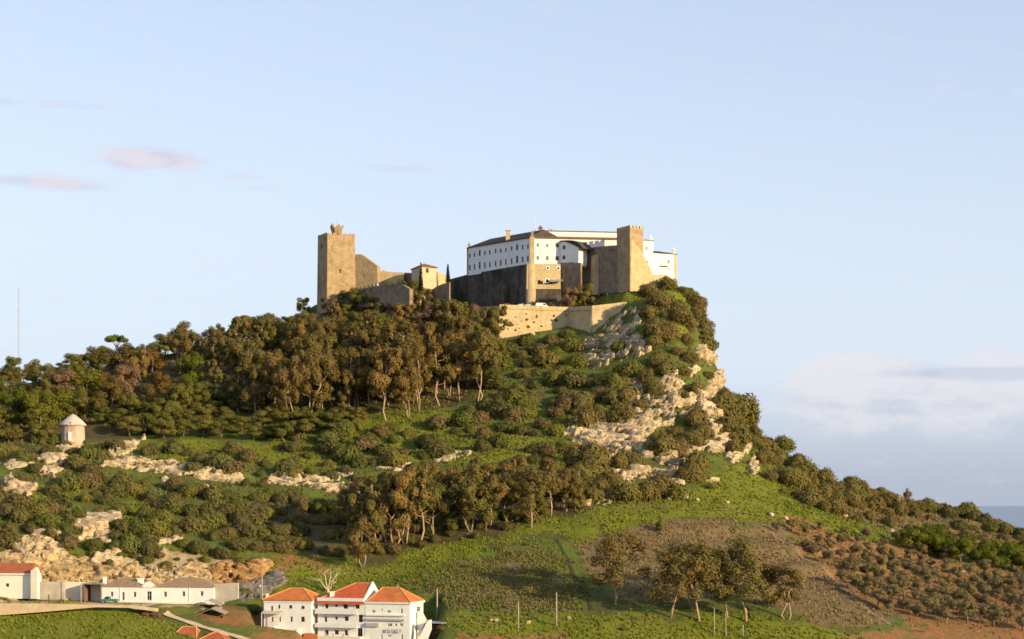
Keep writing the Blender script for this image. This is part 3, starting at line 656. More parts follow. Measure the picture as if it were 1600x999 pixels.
# front wing: lean-to roof, clerestory, top roof
d2 = (RE - FOL) / np.linalg.norm(RE - FOL); n2 = np.array((d2[1], -d2[0])); Lf = np.linalg.norm(RE - FOL)
q = MB(); P = lambda u, w_, z: (*(FOL + d2 * u + n2 * w_), z)
q.add([P(.4, .5, ez + .02), P(Lf, .5, ez + .02), P(Lf, -4, ez + 1.25), P(2.6, -4, ez + 1.25), P(.4, .5, ez - .15), P(Lf, .5, ez - .15), P(Lf, -4, ez + .9), P(2.6, -4, ez + .9)],
      [(0, 1, 2, 3), (7, 6, 5, 4), (0, 4, 5, 1), (1, 5, 6, 2), (2, 6, 7, 3), (3, 7, 4, 0)])
q.build('lean_to_roof', M['roof_brown'], cv)
q = MB(); q.obox(FOL, RE, 2.6, Lf, -14, -4.002, ez - .2, zp(361.6, 647)); q.build('clerestory', M['white'], cv)
q = MB(); zc = zp(361.6, 647)
q.add([P(2.2, -3.6, zc + .002), P(Lf + .3, -3.6, zc + .002), P(Lf + .3, -14.4, zc + .002), P(2.2, -14.4, zc + .002), P(2.2, -3.6, zc + .22), P(Lf + .3, -3.6, zc + .22), P(Lf + .3, -14.4, zc + .22), P(2.2, -14.4, zc + .22), P(3.5, -9, zc + .75), P(Lf + .3, -9, zc + .75)],
      [(3, 2, 1, 0), (0, 1, 5, 4), (1, 2, 6, 5), (2, 3, 7, 6), (3, 0, 4, 7), (4, 5, 9, 8), (5, 6, 9), (6, 7, 8, 9), (7, 4, 8)])
q.build('roof', M['roof_brown'], cv)
pp = FOL + d2 * 3.1 - n2 * 5; pinnacle(cv, pp[0], pp[1], zc + .3, zp(352.3, 648), 1.3, 'roof_brown')
for u in (6.2, 7.2): pp = FOL + d2 * u - n2 * 5; pinnacle(cv, pp[0], pp[1], zc + .3, zp(356.5, 648), .5, 'stone_gold')
q = MB(); pp = FOL + d2 * 1.6 - n2 * 7; q.tube([(*pp, zc), (*pp, zp(335, 650))], [.07, .04], 5); q.build('mast', M['metal'], cv)
# shaded annex with an arch under it
aa, ab = (875.5, 642.8), (904.3, 637.6)
an = thing('annex', 'white shaded annex with dark sloping roof and an arch beneath, beside the castle tower wall', 'building', (*G(890, 638), 70))
prof = [(875.7, 413), (882.5, 416.5), (886.2, 416.3)] + [(893.2 - 6.2 * math.cos(t), 417.2 - 7.5 * math.sin(t)) for t in np.linspace(.1, math.pi - .1, 9)] + [(900.6, 416.3), (903.2, 414), (904.2, 409), (904.2, 387), (898, 384), (890, 380.3), (882, 377.6), (875.7, 378)]
q = MB(); q.slabpx(aa, ab, prof, 5.0); q.build('wall', M['white'], an)
q = MB(); q.slabpx(aa, ab, [(874.5, 377.5), (882, 376.9), (890, 379.4), (898, 383), (905.2, 386.4), (912.5, 388.6), (904, 380), (897.5, 376.3), (890, 375.6), (877, 376)], 6.5, .3); q.build('roof', M['roof_dark'], an)
AA, AB = G(*aa), G(*ab)
for px, py in ((881.2, 386.8), (881.2, 402.6)):
    o = oppx(aa, ab, px, py, 1.25, 1.35); q = MB(); q.obox(AA, AB, o[0], o[1], -.3, .03, o[2], o[3]); f = q.build('window', M['glass'], an)
    q = MB(); um = (o[0] + o[1]) / 2; q.obox(AA, AB, um - .04, um + .04, .0, .06, o[2], o[3]); q.build('frame', M['frame_brown'], f)
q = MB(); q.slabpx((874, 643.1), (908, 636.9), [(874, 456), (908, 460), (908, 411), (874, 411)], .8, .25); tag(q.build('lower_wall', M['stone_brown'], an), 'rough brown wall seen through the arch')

# ------------------------------------------------------------------ castle: right tower and its walls
ta, tm, tb = (963.7, 635.5), (984.4, 628), (1005, 631.5)
tz = zp(354.2, 628) - .2
cw = thing('curtain_wall', 'high shaded stone curtain wall running up to the square tower on the right', 'wall', (*G(935, 632), 70))
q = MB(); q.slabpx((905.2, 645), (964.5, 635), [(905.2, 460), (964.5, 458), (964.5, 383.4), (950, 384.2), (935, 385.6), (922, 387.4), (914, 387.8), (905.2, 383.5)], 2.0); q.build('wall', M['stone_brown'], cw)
q = MB(); q.slabpx((923.5, 641), (932.5, 642), [(921, 462), (933, 462), (932.2, 452), (931.5, 400), (928, 398.6), (924.6, 400)], 2.2, 2.0); tag(q.build('buttress', M['stone_gold'], cw), 'narrow sunlit buttress')
u, Y = on_line((905.2, 645), (964.5, 635), 959.6); q = MB(); q.obox(G(905.2, 645), G(964.5, 635), u - .3, u + .3, -.3, .05, zp(392.8, Y), zp(390.8, Y)); q.build('loophole', M['dark'], cw)
tw = thing('castle_tower', 'square battlemented stone tower with one sunlit face at the right end of the castle', 'tower', (*G(*tm), 70))
TA, TM, TB = G(*ta), G(*tm), G(*tb); TD = TA + TB - TM; ft = [TM, TB, TD, TA]; tcn = sum(ft) / 4
q = MB(); q.loft([(*(tcn + (p - tcn) * 1.06), 68) for p in ft], [(*p, tz - .3) for p in ft]); q.build('wall', M['stone'], tw)
for A, B, cnt in ((TM, TB, 4), (TB, TD, 6), (TD, TA, 4), (TA, TM, 6)):
    L = np.linalg.norm(B - A); st = L / cnt
    for i in range(cnt):
        q = MB(); q.obox(A, B, i * st + .02, i * st + st * .66, -.5, .003, tz - .298, tz + .75); q.build('merlon', M['stone_gold' if A is TM else 'stone'], tw)
q = MB(); q.slabpx(tm, (1022, 634.5), [(985, 458), (991, 462), (1027, 462), (1018, 425), (1012, 413), (1004, 398), (998, 388), (986, 374)], 1.6, .2)
tag(q.build('talus_wall', M['stone_gold'], tw), 'sunlit battered wall foot sloping down to the right')
q = MB(); q.slabpx((992, 629), (1055.5, 640), [(992, 458), (1000, 451.5), (1012, 449.5), (1045, 449), (1055.5, 455), (1063, 466), (1061, 448), (1056, 441.5), (1050, 440), (1046, 436), (1043.5, 429.2), (1019, 429.2), (1010, 418), (1000, 396), (992, 390)], 4.0)
rw = tag(q.build('castle_wall', M['stone_gold']), 'long sunlit golden wall at the cliff top below the small white right-hand building', 'wall')
wb = thing('white_house', 'white castle building with pinnacles at the cliff edge right of the square tower', 'building', (*G(1030, 640), 78))
w1, w2 = (1003, 645), (1057.5, 651); W1, W2 = G(*w1), G(*w2)
q = MB(); wo = [oppx(w1, w2, 1044.5, 409, .95, 1.4), oppx(w1, w2, 1044, 420, .6, .9), oppx(w1, w2, 1010, 388.6, .9, 1.3), oppx(w1, w2, 1010.5, 412, 1.0, 2.2)]
prof_top = zp(395.6, 647)
c = shell(q, W1, W2, 8, 76, prof_top, wo[:2] + wo[3:])
q.build('wall', M['white'], wb); windows(wb, W1, W2, wo[:2] + wo[3:], .2, 'frame_white', .08)
Lw = np.linalg.norm(W2 - W1); u1, Yu = on_line(w1, w2, 1020.5)
q = MB(); A, B = W1, W1 + (W2 - W1) / Lw * u1
zb2 = zp(376.3, 646); o2 = wo[2]; q.facade(A, B, prof_top + .003, zb2, [o2]); cc = ring(A, B, 7)
q.facade(cc[1], cc[2], prof_top + .003, zb2, []); q.facade(cc[2], cc[3], prof_top + .003, zb2, []); q.facade(cc[3], cc[0], prof_top + .003, zb2, []); q.add([(*p, zb2) for p in cc], [(0, 1, 2, 3)])
q.build('upper_storey', M['white'], wb); windows(wb, A, B, [o2], .2, 'frame_white', .08)
q = MB(); hip(q, A, B, 7, zb2 + .004, .25, .7, 1.5, 1.5); q.build('roof', M['roof_dark'], wb)
q = MB(); hip(q, B + (W2 - W1) / Lw * .5, W2, 7.6, prof_top + .004, .25, 1.2, .01, 5.5); q.build('roof', M['roof_dark'], wb)
for px, y0, y1, w_ in ((1016.5, 377, 366.5, 1.0), (1019.6, 377, 372, .7), (1053.5, 396, 386.3, 1.1)):
    p_ = G(px, 647.5 if px < 1040 else 651); pinnacle(wb, p_[0], p_[1], zp(y0 + 1, p_[1]), zp(y1, p_[1]), w_, 'white')
q = MB(); u, Y = on_line(w1, w2, 1037); q.obox(W1, W2, u - 1.7, u + 1.7, .003, .9, zp(416.6, Y), zp(416, Y)); q.build('awning', M['roof_brown'], wb)
u, Y = on_line(w1, w2, 1055.5); q = MB(); q.obox(W1, W2, u - .45, u + .45, -.3, .1, 76, prof_top + .3); q.build('corner_pilaster', M['stone_gold'], wb)

# ------------------------------------------------------------------ bastion
bs = thing('bastion', 'golden stone bastion with angled faces and a coping, below the white castle buildings', 'wall', (*BP[1], 55))
for i, mt in ((0, 'stone_gold'), (1, 'stone_gold'), (2, 'stone_gold')):
    A, B = BP[i], BP[i + 1]; d = (B - A) / np.linalg.norm(B - A); n = np.array((d[1], -d[0])); L = np.linalg.norm(B - A)
    zA, zB = [zp(476, 620), zp(480, 627), zp(478, 615), zp(470, 619)][i:i + 2]
    q = MB(); bat = 1.6
    ex = 1.3 if i == 0 else 0
    q.loft([(*(A + n * bat - d * ex), 50), (*(B + n * bat), 50), (*(B - n * 1.5), 50), (*(A - n * 1.5 - d * ex), 50)], [(*A, zA - 1.0), (*B, zB - 1.0), (*(B - n * 1.5), zB - 1.0), (*(A - n * 1.5), zA - 1.0)])
    q.build('wall', M[mt], bs)
    q = MB(); q.loft([(*(A + n * .12), zA - .998), (*(B + n * .12), zB - .998), (*(B - n * .9), zB - .998), (*(A - n * .9), zA - .998)], [(*(A + n * .05), zA), (*(B + n * .05), zB), (*(B - n * .9), zB), (*(A - n * .9), zA)])
    q.build('parapet', M[mt], bs)
    q = MB(); q.loft([(*(A + n * .32), zA - 1.45), (*(B + n * .32), zB - 1.45), (*(B - n * .1), zB - 1.45), (*(A - n * .1), zA - 1.45)], [(*(A + n * .26), zA - 1.15), (*(B + n * .26), zB - 1.15), (*(B - n * .1), zB - 1.15), (*(A - n * .1), zA - 1.15)])
    q.build('string_course', M[mt], bs)
A, B = BP[0], G(772, 640); d = (B - A) / np.linalg.norm(B - A); q = MB()
nl = np.array((-d[1], d[0])) ; zA = zp(476, 620)
q.loft([(*(B + nl * 1.2), 55), (*(A + nl * 1.2), 55), (*(A - nl * 1.2), 55), (*(B - nl * 1.2), 55)], [(*B, zA), (*A, zA - .005), (*(A - nl * 1), zA - .005), (*(B - nl * 1), zA)]); q.build('wall', M['stone_gold'], bs)

# ------------------------------------------------------------------ roads and paths
def ribbon(name, pts, width, m, lift=.06, label=None, kind='structure', seg=10):
    P_ = np.array(pts, float); out = []
    for i in range(len(P_) - 1):
        p0 = P_[max(i - 1, 0)]; p1 = P_[i]; p2 = P_[i + 1]; p3 = P_[min(i + 2, len(P_) - 1)]
        for t in np.linspace(0, 1, seg, endpoint=False):
            out.append(.5 * ((2 * p1) + (-p0 + p2) * t + (2 * p0 - 5 * p1 + 4 * p2 - p3) * t * t + (-p0 + 3 * p1 - 3 * p2 + p3) * t ** 3))
    out.append(P_[-1]); out = np.array(out); V_ = []; nr = 5
    for i, p_ in enumerate(out):
        t = out[min(i + 1, len(out) - 1)] - out[max(i - 1, 0)]; t /= np.linalg.norm(t); s_ = np.array((t[1], -t[0]))
        wv = width * (1 + .15 * math.sin(i * .9)) / 2
        ps = [p_[:2] + s_ * wv * (k / (nr - 1) * 2 - 1) for k in range(nr)]
        zz = [float(hz(a[0], a[1])) for a in ps]; zm = max(max(zz) * .6 + sum(zz) / nr * .4, float(hz(p_[0], p_[1])))
        V_ += [(a[0], a[1], max(z_ + lift, zm * .5 + z_ * .5 + lift)) for a, z_ in zip(ps, zz)]
    me = grid_mesh(name, V_, nr, len(out), m); return tag(link(name, me), label, kind=kind)
ribbon('village_road', [G(-130, 407), G(0, 406), G(100, 407.5), G(180, 407), G(240, 406)], 9, M['road'])
ribbon('path', [G(258, 402.5), G(310, 398), G(360, 394), G(420, 390)], 1.8, M['road'], .12)
ribbon('castle_road', [G(915, 640), G(940, 637), G(962, 629), G(980, 623), G(996, 623.5)], 4.4, M['asphalt'], .14)
# ------------------------------------------------------------------ village houses
M['terracotta'] = surface('terracotta_wall', [(.3, (.46, .15, .05)), (.7, (.58, .22, .08))], .8, .9, .3, .05, 3)
M['rock_tan'] = surface('stained_plaster', [(.3, (.42, .25, .14)), (.7, (.58, .42, .28))], .8, .9, .3, .05, 3)
M['mill_wall'] = surface('pinkish_plaster', [(.3, (.42, .32, .25)), (.7, (.56, .45, .37))], .6, .9, .4, .08, 3, ((.30, .21, .16), .53), True, .2)
M['mill_cap'] = surface('pinkish_cap', [(.3, (.46, .36, .30)), (.7, (.60, .49, .42))], .8, .9, .3, .05, 3)
M['roof_cap'] = surface('ridge_tile', [(.3, (.56, .24, .09)), (.7, (.68, .34, .14))], .8, .8, .3, .03, 4)
M['grey_panel'] = plain('grey_panel', (.42, .41, .40), .6)
M['teal'] = plain('teal_paint', (.05, .16, .14), .35, 0, .5)
M['car_white'] = plain('white_car_paint', (.78, .78, .76), .3, 0, .5)
M['car_red'] = plain('red_car_paint', (.55, .03, .025), .3, 0, .5)
M['car_grey'] = plain('grey_car_paint', (.20, .22, .25), .3, .3, .5)
M['rubber'] = plain('tyre_rubber', (.02, .02, .02), .9)
M['cloth'] = plain('laundry_cloth', (.50, .42, .48), .9)
def setback(A, B, v): A = np.array(A, float); B = np.array(B, float); d = (B - A) / np.linalg.norm(B - A); return -np.array((d[1], -d[0])) * v
# small hip-roofed house
a, b_ = (412.3, 411.2), (487, 408); A, B = G(*a), G(*b_)
h = thing('house', 'two-storey white house with brownish-orange hip roof, left of the three-storey pair', 'house', (*A, zp(986, 410)))
ops = [oppx(a, b_, *t) for t in ((425, 951, .5, 1.2), (436.2, 948.2, .5, .9), (454, 948.4, .8, .75), (473.2, 949.4, .85, .7), (425.8, 968, .4, 1.15), (437.5, 968, .4, 1.15), (455.6, 967.6, .5, 1.2), (473.2, 967.8, .9, 1.15))]
ez = zp(938.6, 410); q = MB(); shell(q, A, B, 9, zp(990, 410), ez, ops, [(3, 4, ez - 2.2, ez - 1.1)]); q.build('wall', M['white'], h)
windows(h, A, B, ops, .16, 'frame_brown', .06, True, 'cream')
q = MB(); q.obox(A, B, -.1, np.linalg.norm(B - A) + .1, .003, .14, ez - .45, ez - .12); q.build('cornice', M['white'], h)
q = MB(); hip(q, A, B, 9, ez + .004, .35, 2.5, 4.8, 4.0); caps(q.build('roof', M['roof_orange'], h), A, B, 9, ez + .004, .35, 2.5, 4.8, 4.0)
p_ = G(417.8, 412); chimney(h, p_[0], p_[1], ez, zp(929, 412), .6, 'cream')
u0, _ = on_line(a, b_, 411.6); u1, _ = on_line(a, b_, 445)
q = MB(); z0 = zp(954.6, 410); d = (B - A) / np.linalg.norm(B - A); n = np.array((d[1], -d[0])); P = lambda u, w, z: (*(A + d * u + n * w), z)
q.add([P(u0, .004, z0), P(u1, .004, z0), P(u1 - .6, 1.5, z0 - .55), P(u0, 1.5, z0 - .55), P(u0, .004, z0 - .12), P(u1, .004, z0 - .12), P(u1 - .6, 1.5, z0 - .7), P(u0, 1.5, z0 - .7)], [(0, 3, 2, 1), (4, 5, 6, 7), (0, 4, 7, 3), (3, 7, 6, 2), (2, 6, 5, 1), (1, 5, 4, 0)]); q.build('porch_roof', M['concrete'], h)
for uu in (u0 + .1, u1 - .9):
    q = MB(); q.obox(A, B, uu, uu + .12, 1.3, 1.42, zp(986, 408), z0 - .66); q.build('porch_post', M['white'], h)
q = MB(); q.slabpx((427, 407.5), (466, 406), [(427.5, 979), (431, 986.5), (445, 988), (460, 987.5), (465, 983), (465, 1000), (427.5, 1000)], 2.5)
tag(q.build('terrace_wall', M['cream'], h), 'cream terrace wall at the house foot')
# three-storey pair: each its own house
a, b_ = (496.5, 409), (570.5, 405.3); A, B = G(*a), G(*b_); L = np.linalg.norm(B - A)
h = thing('house', 'white three-storey house with bright red hip roof ending at a white gable wall', 'house', (*A, zp(1012, 406)))
ops = [oppx(a, b_, *t) for t in ((510.5, 947.6, .7, 1.0), (525.5, 946.4, .6, .7), (540, 948, 1.1, 1.0), (558.5, 947.6, 1.0, 1.1), (509, 968, .6, 1.2), (525.6, 966.2, .6, .7), (541.5, 967, 1.0, 1.0), (563.5, 966.6, 1.0, 1.7), (510.5, 989, .9, 1.2), (526, 988.4, 1.0, 1.0), (541, 989, .8, 1.2), (562.5, 988.2, 1.2, 1.9))]
ez = zp(940.2, 406); q = MB(); shell(q, A, B, 9.5, zp(1020, 406), ez, ops); q.build('wall', M['white'], h); windows(h, A, B, ops, .18, 'frame_brown', .06, True)
q = MB(); q.obox(A, B, -.1, L - .3, -.3, .25, ez + .003, zp(935, 406)); q.build('parapet', M['white'], h)
d = (B - A) / L; n = np.array((d[1], -d[0])); P = lambda u, w, z: (*(A + d * u + n * w), z)
q = MB(); z0 = ez - .05; q.add([P(-.1, .003, z0), P(L - .3, .003, z0), P(L - .3, .75, z0 - .5), P(-.1, .75, z0 - .5), P(-.1, .003, z0 - .15), P(L - .3, .003, z0 - .15), P(L - .3, .75, z0 - .62), P(-.1, .75, z0 - .62)], [(0, 3, 2, 1), (4, 5, 6, 7), (0, 4, 7, 3), (3, 7, 6, 2), (2, 6, 5, 1), (1, 5, 4, 0)]); q.build('pent_roof', M['roof_red'], h)
for y0, y1 in ((960, 952.4), (981.3, 975.2)):
    q = MB(); q.obox(A, B, -.2, L - 1.6, .003, 1.1, zp(y0, 406), zp(y0, 406) + .15); q.obox(A, B, -.2, L - 1.6, .98, 1.1, zp(y0, 406) + .152, zp(y1, 406)); q.obox(A, B, -.2, -.08, .003, .978, zp(y0, 406) + .152, zp(y1, 406)); q.build('balcony', M['white'], h)
q = MB(); q.obox(A, B, -.3, L - .5, .003, 1.6, zp(1020, 406), zp(995, 406)); q.build('terrace', M['cream'], h)
for uu, ww in ((2.3, .5), (4.2, .35), (6.6, .5), (8.0, .3)):
    q = MB(); q.obox(A, B, uu, uu + ww, 1.2, 1.3, zp(994.9, 406), zp(990.5, 406)); q.build('laundry', M['cloth'], h)
q = MB(); c0, c1 = A + d * .8, B - d * .35; hip(q, c0, c1, 9.5, zp(936, 406), .0, 3.3, 6.6, .02, .1); caps(q.build('roof', M['roof_red'], h), c0, c1, 9.5, zp(936, 406), .0, 3.3, 6.6, .02, .1)
p_ = A + d * 3.2 - n * .9; chimney(h, p_[0], p_[1], zp(940, 406), zp(926.5, 406), .95, 'white')
q = MB(); C = B - n * 9.5; zr = zp(936, 406) + 3.75
q.slab(B, C, [(0, zp(941, 406)), (9.5, zp(941, 406)), (9.5, zp(935, 406)), (4.75, zr), (0, zp(935, 406))], .34, .0); q.build('gable_wall', M['white'], h)
a, b_ = (570.6, 405.25), (640.5, 402.2); A, B = G(*a), G(*b_); L = np.linalg.norm(B - A)
h = thing('house', 'white three-storey house with orange hip roof and outside stair on its right', 'house', (*B, zp(1012, 404)))
ops = [oppx(a, b_, *t) for t in ((583.5, 955.6, .8, .6), (596.5, 953, .4, .5), (607.5, 955.8, .9, .55), (627.6, 955, .5, 1.05), (609, 976.6, 1.1, .6), (618.5, 976.6, .6, .55), (627, 976.4, .8, .6), (596.4, 997, .4, 1.6), (608.5, 993.5, .9, .45), (628, 997, .45, 1.6))]
ez = zp(943.5, 404); q = MB(); C = ring(A, B, 9)
rops = [(4.6, 7.2, ez - 2.0, ez - .9), (4.6, 7.4, ez - 5.0, ez - 3.4)]
shell(q, A, B, 9, zp(1020, 404), ez, ops, rops); q.build('wall', M['white'], h); windows(h, A, B, ops, .16, 'frame_white', .06, True); windows(h, C[1], C[2], rops, .5, 'frame_white', .08, True)
d = (B - A) / L; n = np.array((d[1], -d[0]))
q = MB(); q.obox(A, B, -.05, L + .2, -.2, .3, ez + .003, zp(941, 404)); q.obox(C[1], C[2], -.3, 9.4, -.2, .3, ez + .006, zp(941, 404)); q.build('cornice', M['white'], h)
q = MB(); hip(q, A + d * .4, B, 9, zp(941, 404) + .004, .1, 3.0, 2.2, 4.2, .1); caps(q.build('roof', M['roof_orange'], h), A + d * .4, B, 9, zp(941, 404) + .004, .1, 3.0, 2.2, 4.2, .1)
for y0, y1 in ((962.5, 960.2), (969.8, 966.8), (979.6, 974)):
    q = MB(); q.obox(A, B, .3, L - 1.2 if y0 < 975 else 3.4, .003, .45, zp(y0, 404), zp(y1, 404)); q.build('balcony_rail', M['white' if y0 < 965 else 'grey_panel'], h)
for uu, ww in ((5.2, .6), (6.3, .5), (7.4, .7), (8.3, .5)):
    q = MB(); q.obox(A, B, uu, uu + ww, .3, .4, zp(988, 404), zp(982.5, 404)); q.build('laundry', M['cloth'], h)
q = MB(); q.slabpx((648, 401.5), (676, 401), [(650, 1006), (668, 969.5), (673.4, 968.6), (673.6, 984), (665, 1006)], .8); q.build('stair_wall', M['white'], h)
q = MB(); q.slabpx((652, 406), (668, 405.4), [(652, 1006), (652, 956), (659, 957), (665.5, 969), (660, 982), (654, 1006)], .6); q.build('wing_wall', M['white'], h)
p_ = G(621.5, 408); q = MB(); q.tube([(*p_, zp(922, 408)), (*p_, zp(913.5, 408))], [.06, .05], 5); q.tube([(p_[0] - .35, p_[1], zp(917, 408)), (p_[0] + .3, p_[1], zp(916, 408))], [.05, .05], 4); q.tube([(p_[0] - .2, p_[1], zp(915, 408)), (p_[0] + .2, p_[1], zp(914.4, 408))], [.05, .05], 4); q.build('aerial', M['metal'], h)
q = MB(); q.slabpx((474, 404), (497, 403), [(474, 1006), (496, 1006), (496, 991.5), (486, 989.5), (474, 990)], .4); tag(q.build('terracotta_wall', M['terracotta']), 'terracotta-coloured garden wall in the gap before the three-storey white house', 'wall')
q = MB(); q.slabpx((672, 404), (682, 403), [(672, 1002), (682, 1002), (682, 974), (672, 971.5)], 2.5); sh = tag(q.build('garden_shed', M['dark']), 'small dark lean-to shed beside the outside stair of the right white house', 'shed')
q = MB(); q.slabpx((670, 403), (692, 402), [(670, 973), (692, 975), (692, 973.6), (670, 971.6)], 3.2, .6); q.build('roof', M['metal'], sh)
# long single-storey building
a, b_ = (158.5, 416.5), (333.5, 413); A, B = G(*a), G(*b_); L = np.linalg.norm(B - A)
h = thing('long_house', 'long white single-storey building with two brown hip roofs and a curved parapet over its door', 'house', (*A, zp(943, 415)))
ops = [oppx(a, b_, *t) for t in ((174.5, 928.6, .75, 1.1), (192.3, 932, .7, 1.9), (210.3, 929.2, .75, 1.2), (233, 931.4, 1.2, 2.1), (258, 928.6, .8, 1.2), (286.7, 928.2, .8, 1.2), (315, 927.8, .8, 1.1))]
ez = zp(917.6, 415); q = MB(); shell(q, A, B, 8.5, zp(946, 415), ez, ops); q.build('wall', M['white'], h); windows(h, A, B, ops, .3, 'frame_white', .1, True, 'white')
u1, _ = on_line(a, b_, 221); u2, _ = on_line(a, b_, 243); d = (B - A) / L; n = np.array((d[1], -d[0]))
q = MB(); hip(q, A, A + d * (u1 + .3), 8.5, ez + .004, .25, 1.9, 4.0, 4.0); q.build('roof', M['roof_tan'], h)
q = MB(); hip(q, A + d * (u2 - .3), B, 8.5, ez + .004, .25, 1.9, 4.6, 4.6); q.build('roof', M['roof_tan'], h)
um, w = (u1 + u2) / 2, (u2 - u1) / 2
pr = [(u1 - .1, ez - .1), (u2 + .1, ez - .1), (u2 + .1, ez + .25), (um + w * .75, ez + .45), (um + w * .5, ez + .95), (um + w * .2, ez + 1.2), (um, ez + 1.3), (um - w * .2, ez + 1.2), (um - w * .5, ez + .95), (um - w * .75, ez + .45), (u1 - .1, ez + .25)]
q = MB(); q.slab(A, B, pr, .5, .2); q.build('curved_parapet', M['white'], h)
for px, y1, w in ((163.8, 902.6, .7), (219.8, 904.6, 1.25)): p_ = G(px, 418); chimney(h, p_[0], p_[1], ez, zp(y1, 418), w, 'white')
q = MB(); q.obox(A, B, -.15, L + .1, .003, .12, zp(944, 415), zp(940.4, 415)); q.build('plinth', M['cream'], h)
for px in (187.6, 295.5):
    u, _ = on_line(a, b_, px); q = MB(); q.obox(A, B, u - .05, u + .05, .004, .1, zp(940.3, 415), ez - .1); q.build('downpipe', M['frame_white'], h)
# far-left house
a, b_ = (-40, 417), (47, 415.5); A, B = G(*a), G(*b_); L = np.linalg.norm(B - A)
h = thing('house', 'cream house with rust-red roof cut by the left picture edge, next to the quarry', 'house', (*B, zp(934, 415)))
ops = [oppx(a, b_, 11.6, 914.4, .8, .8)]; ez = zp(897, 415); q = MB(); shell(q, A, B, 7, zp(936, 415), ez, ops); q.build('wall', M['cream'], h); windows(h, A, B, ops, .2, 'frame_brown', .08)
q = MB(); hip(q, A, B, 7, ez + .004, .2, 2.2, .02, .02); q.build('roof', M['roof_rust'], h)
q = MB(); q.obox(A, B, -.1, L + .1, .21, .34, ez - .25, ez + .1); q.build('gutter', M['frame_white'], h)
q = MB(); q.slabpx((47.8, 414), (58, 413.6), [(47.8, 936), (58, 936), (58, 893), (55, 887), (48, 892)], 1.2); tag(q.build('gate_pier', M['cream']), 'tall cream pier between the rust-roofed house and the concrete yard wall', 'pier')
q = MB(); q.slabpx((58.3, 416), (101, 415), [(58.3, 937), (101, 937), (101, 909.5), (58.3, 909)], .4)
for u in (0.2, 6.0): q.obox(G(58.3, 416), G(101, 415), u, u + .3, .003, .15, zp(937, 415), zp(909, 415))
tag(q.build('yard_wall', M['concrete']), 'pale concrete yard wall below the quarry face, right of the cream pier', 'wall')
q = MB(); q.slabpx((101.2, 421), (160, 419.6), [(101.2, 940), (160, 940), (160, 916), (130, 910), (101.2, 909)], .4); tag(q.build('yard_wall', M['cream']), 'pinkish back wall of the yard, behind the dark open shed', 'wall')
sh = thing('open_shed', 'dark open-fronted shed at the left end of the long white building', 'shed', (*G(142, 416), zp(942, 415)))
A, B = G(131, 417), G(157.6, 416); q = MB(); c = ring(A, B, 4); L = np.linalg.norm(B - A)
q.obox(A, B, .0, .15, -4, 0, zp(944, 416), zp(913.5, 416)); q.obox(A, B, L - .15, L, -4, 0, zp(944, 416), zp(914, 416)); q.obox(A, B, .15, L - .15, -4, -3.85, zp(944, 416), zp(913.5, 416)); q.build('wall', M['brick'], sh)
q = MB(); q.obox(A, B, -.3, L + .2, -4.3, .5, zp(913.4, 416), zp(912, 416)); q.build('roof', M['sheet'], sh)
q = MB(); q.slabpx((333.8, 414), (372, 412.5), [(333.8, 945), (372, 936), (372, 911), (333.8, 912.6)], .5); tag(q.build('yard_wall', M['concrete']), 'low pale wall joining the right end of the long white building', 'wall')
# tumbledown sheds
for i, (p0, p1, y0, y1, Y, lab) in enumerate(((303, 345, 949, 938, 408, 'grey sheet-roofed shack below the right end of the long white building'), (306, 352, 962, 950.5, 404, 'low rusty lean-to in front of the grey sheet-roofed shack'))):
    sh = thing('shack', lab, 'shed', (*G(p0, Y), zp(y0 + 14, Y)))
    A, B = G(p0 + 3, Y), G(p1 - 3, Y - .5); L = np.linalg.norm(B - A); d = (B - A) / L; n = np.array((d[1], -d[0])); P = lambda u, w, z: (*(A + d * u + n * w), z)
    zl, zh, zr_ = zp(y0, Y), zp(y0 - 4, Y), zp(y1, Y)
    q = MB(); q.obox(A, B, 0, .12, -3, 0, zp(y0 + 16, Y), zl); q.obox(A, B, L - .12, L, -3, 0, zp(y0 + 16, Y), zl); q.obox(A, B, .12, L - .12, -3, -2.9, zp(y0 + 16, Y), zl); q.obox(A, B, .12, L * .4, -.1, 0, zp(y0 + 16, Y), zl - .2); q.build('wall', M['brick' if i else 'sheet'], sh)
    q = MB(); um = L * .55
    q.add([P(-.5, .5, zl), P(um, .5, zr_), P(L + .4, .5, zh - .2), P(L + .4, -3.4, zh + .1), P(um, -3.4, zr_ + .3), P(-.5, -3.4, zl + .3)] + [P(-.5, .5, zl - .1), P(um, .5, zr_ - .1), P(L + .4, .5, zh - .3), P(L + .4, -3.4, zh), P(um, -3.4, zr_ + .2), P(-.5, -3.4, zl + .2)],
          [(0, 1, 4, 5), (1, 2, 3, 4), (11, 10, 7, 6), (10, 9, 8, 7), (0, 6, 7, 1), (1, 7, 8, 2), (2, 8, 9, 3), (3, 9, 10, 4), (4, 10, 11, 5), (5, 11, 6, 0)]); q.build('roof', M['sheet'], sh)
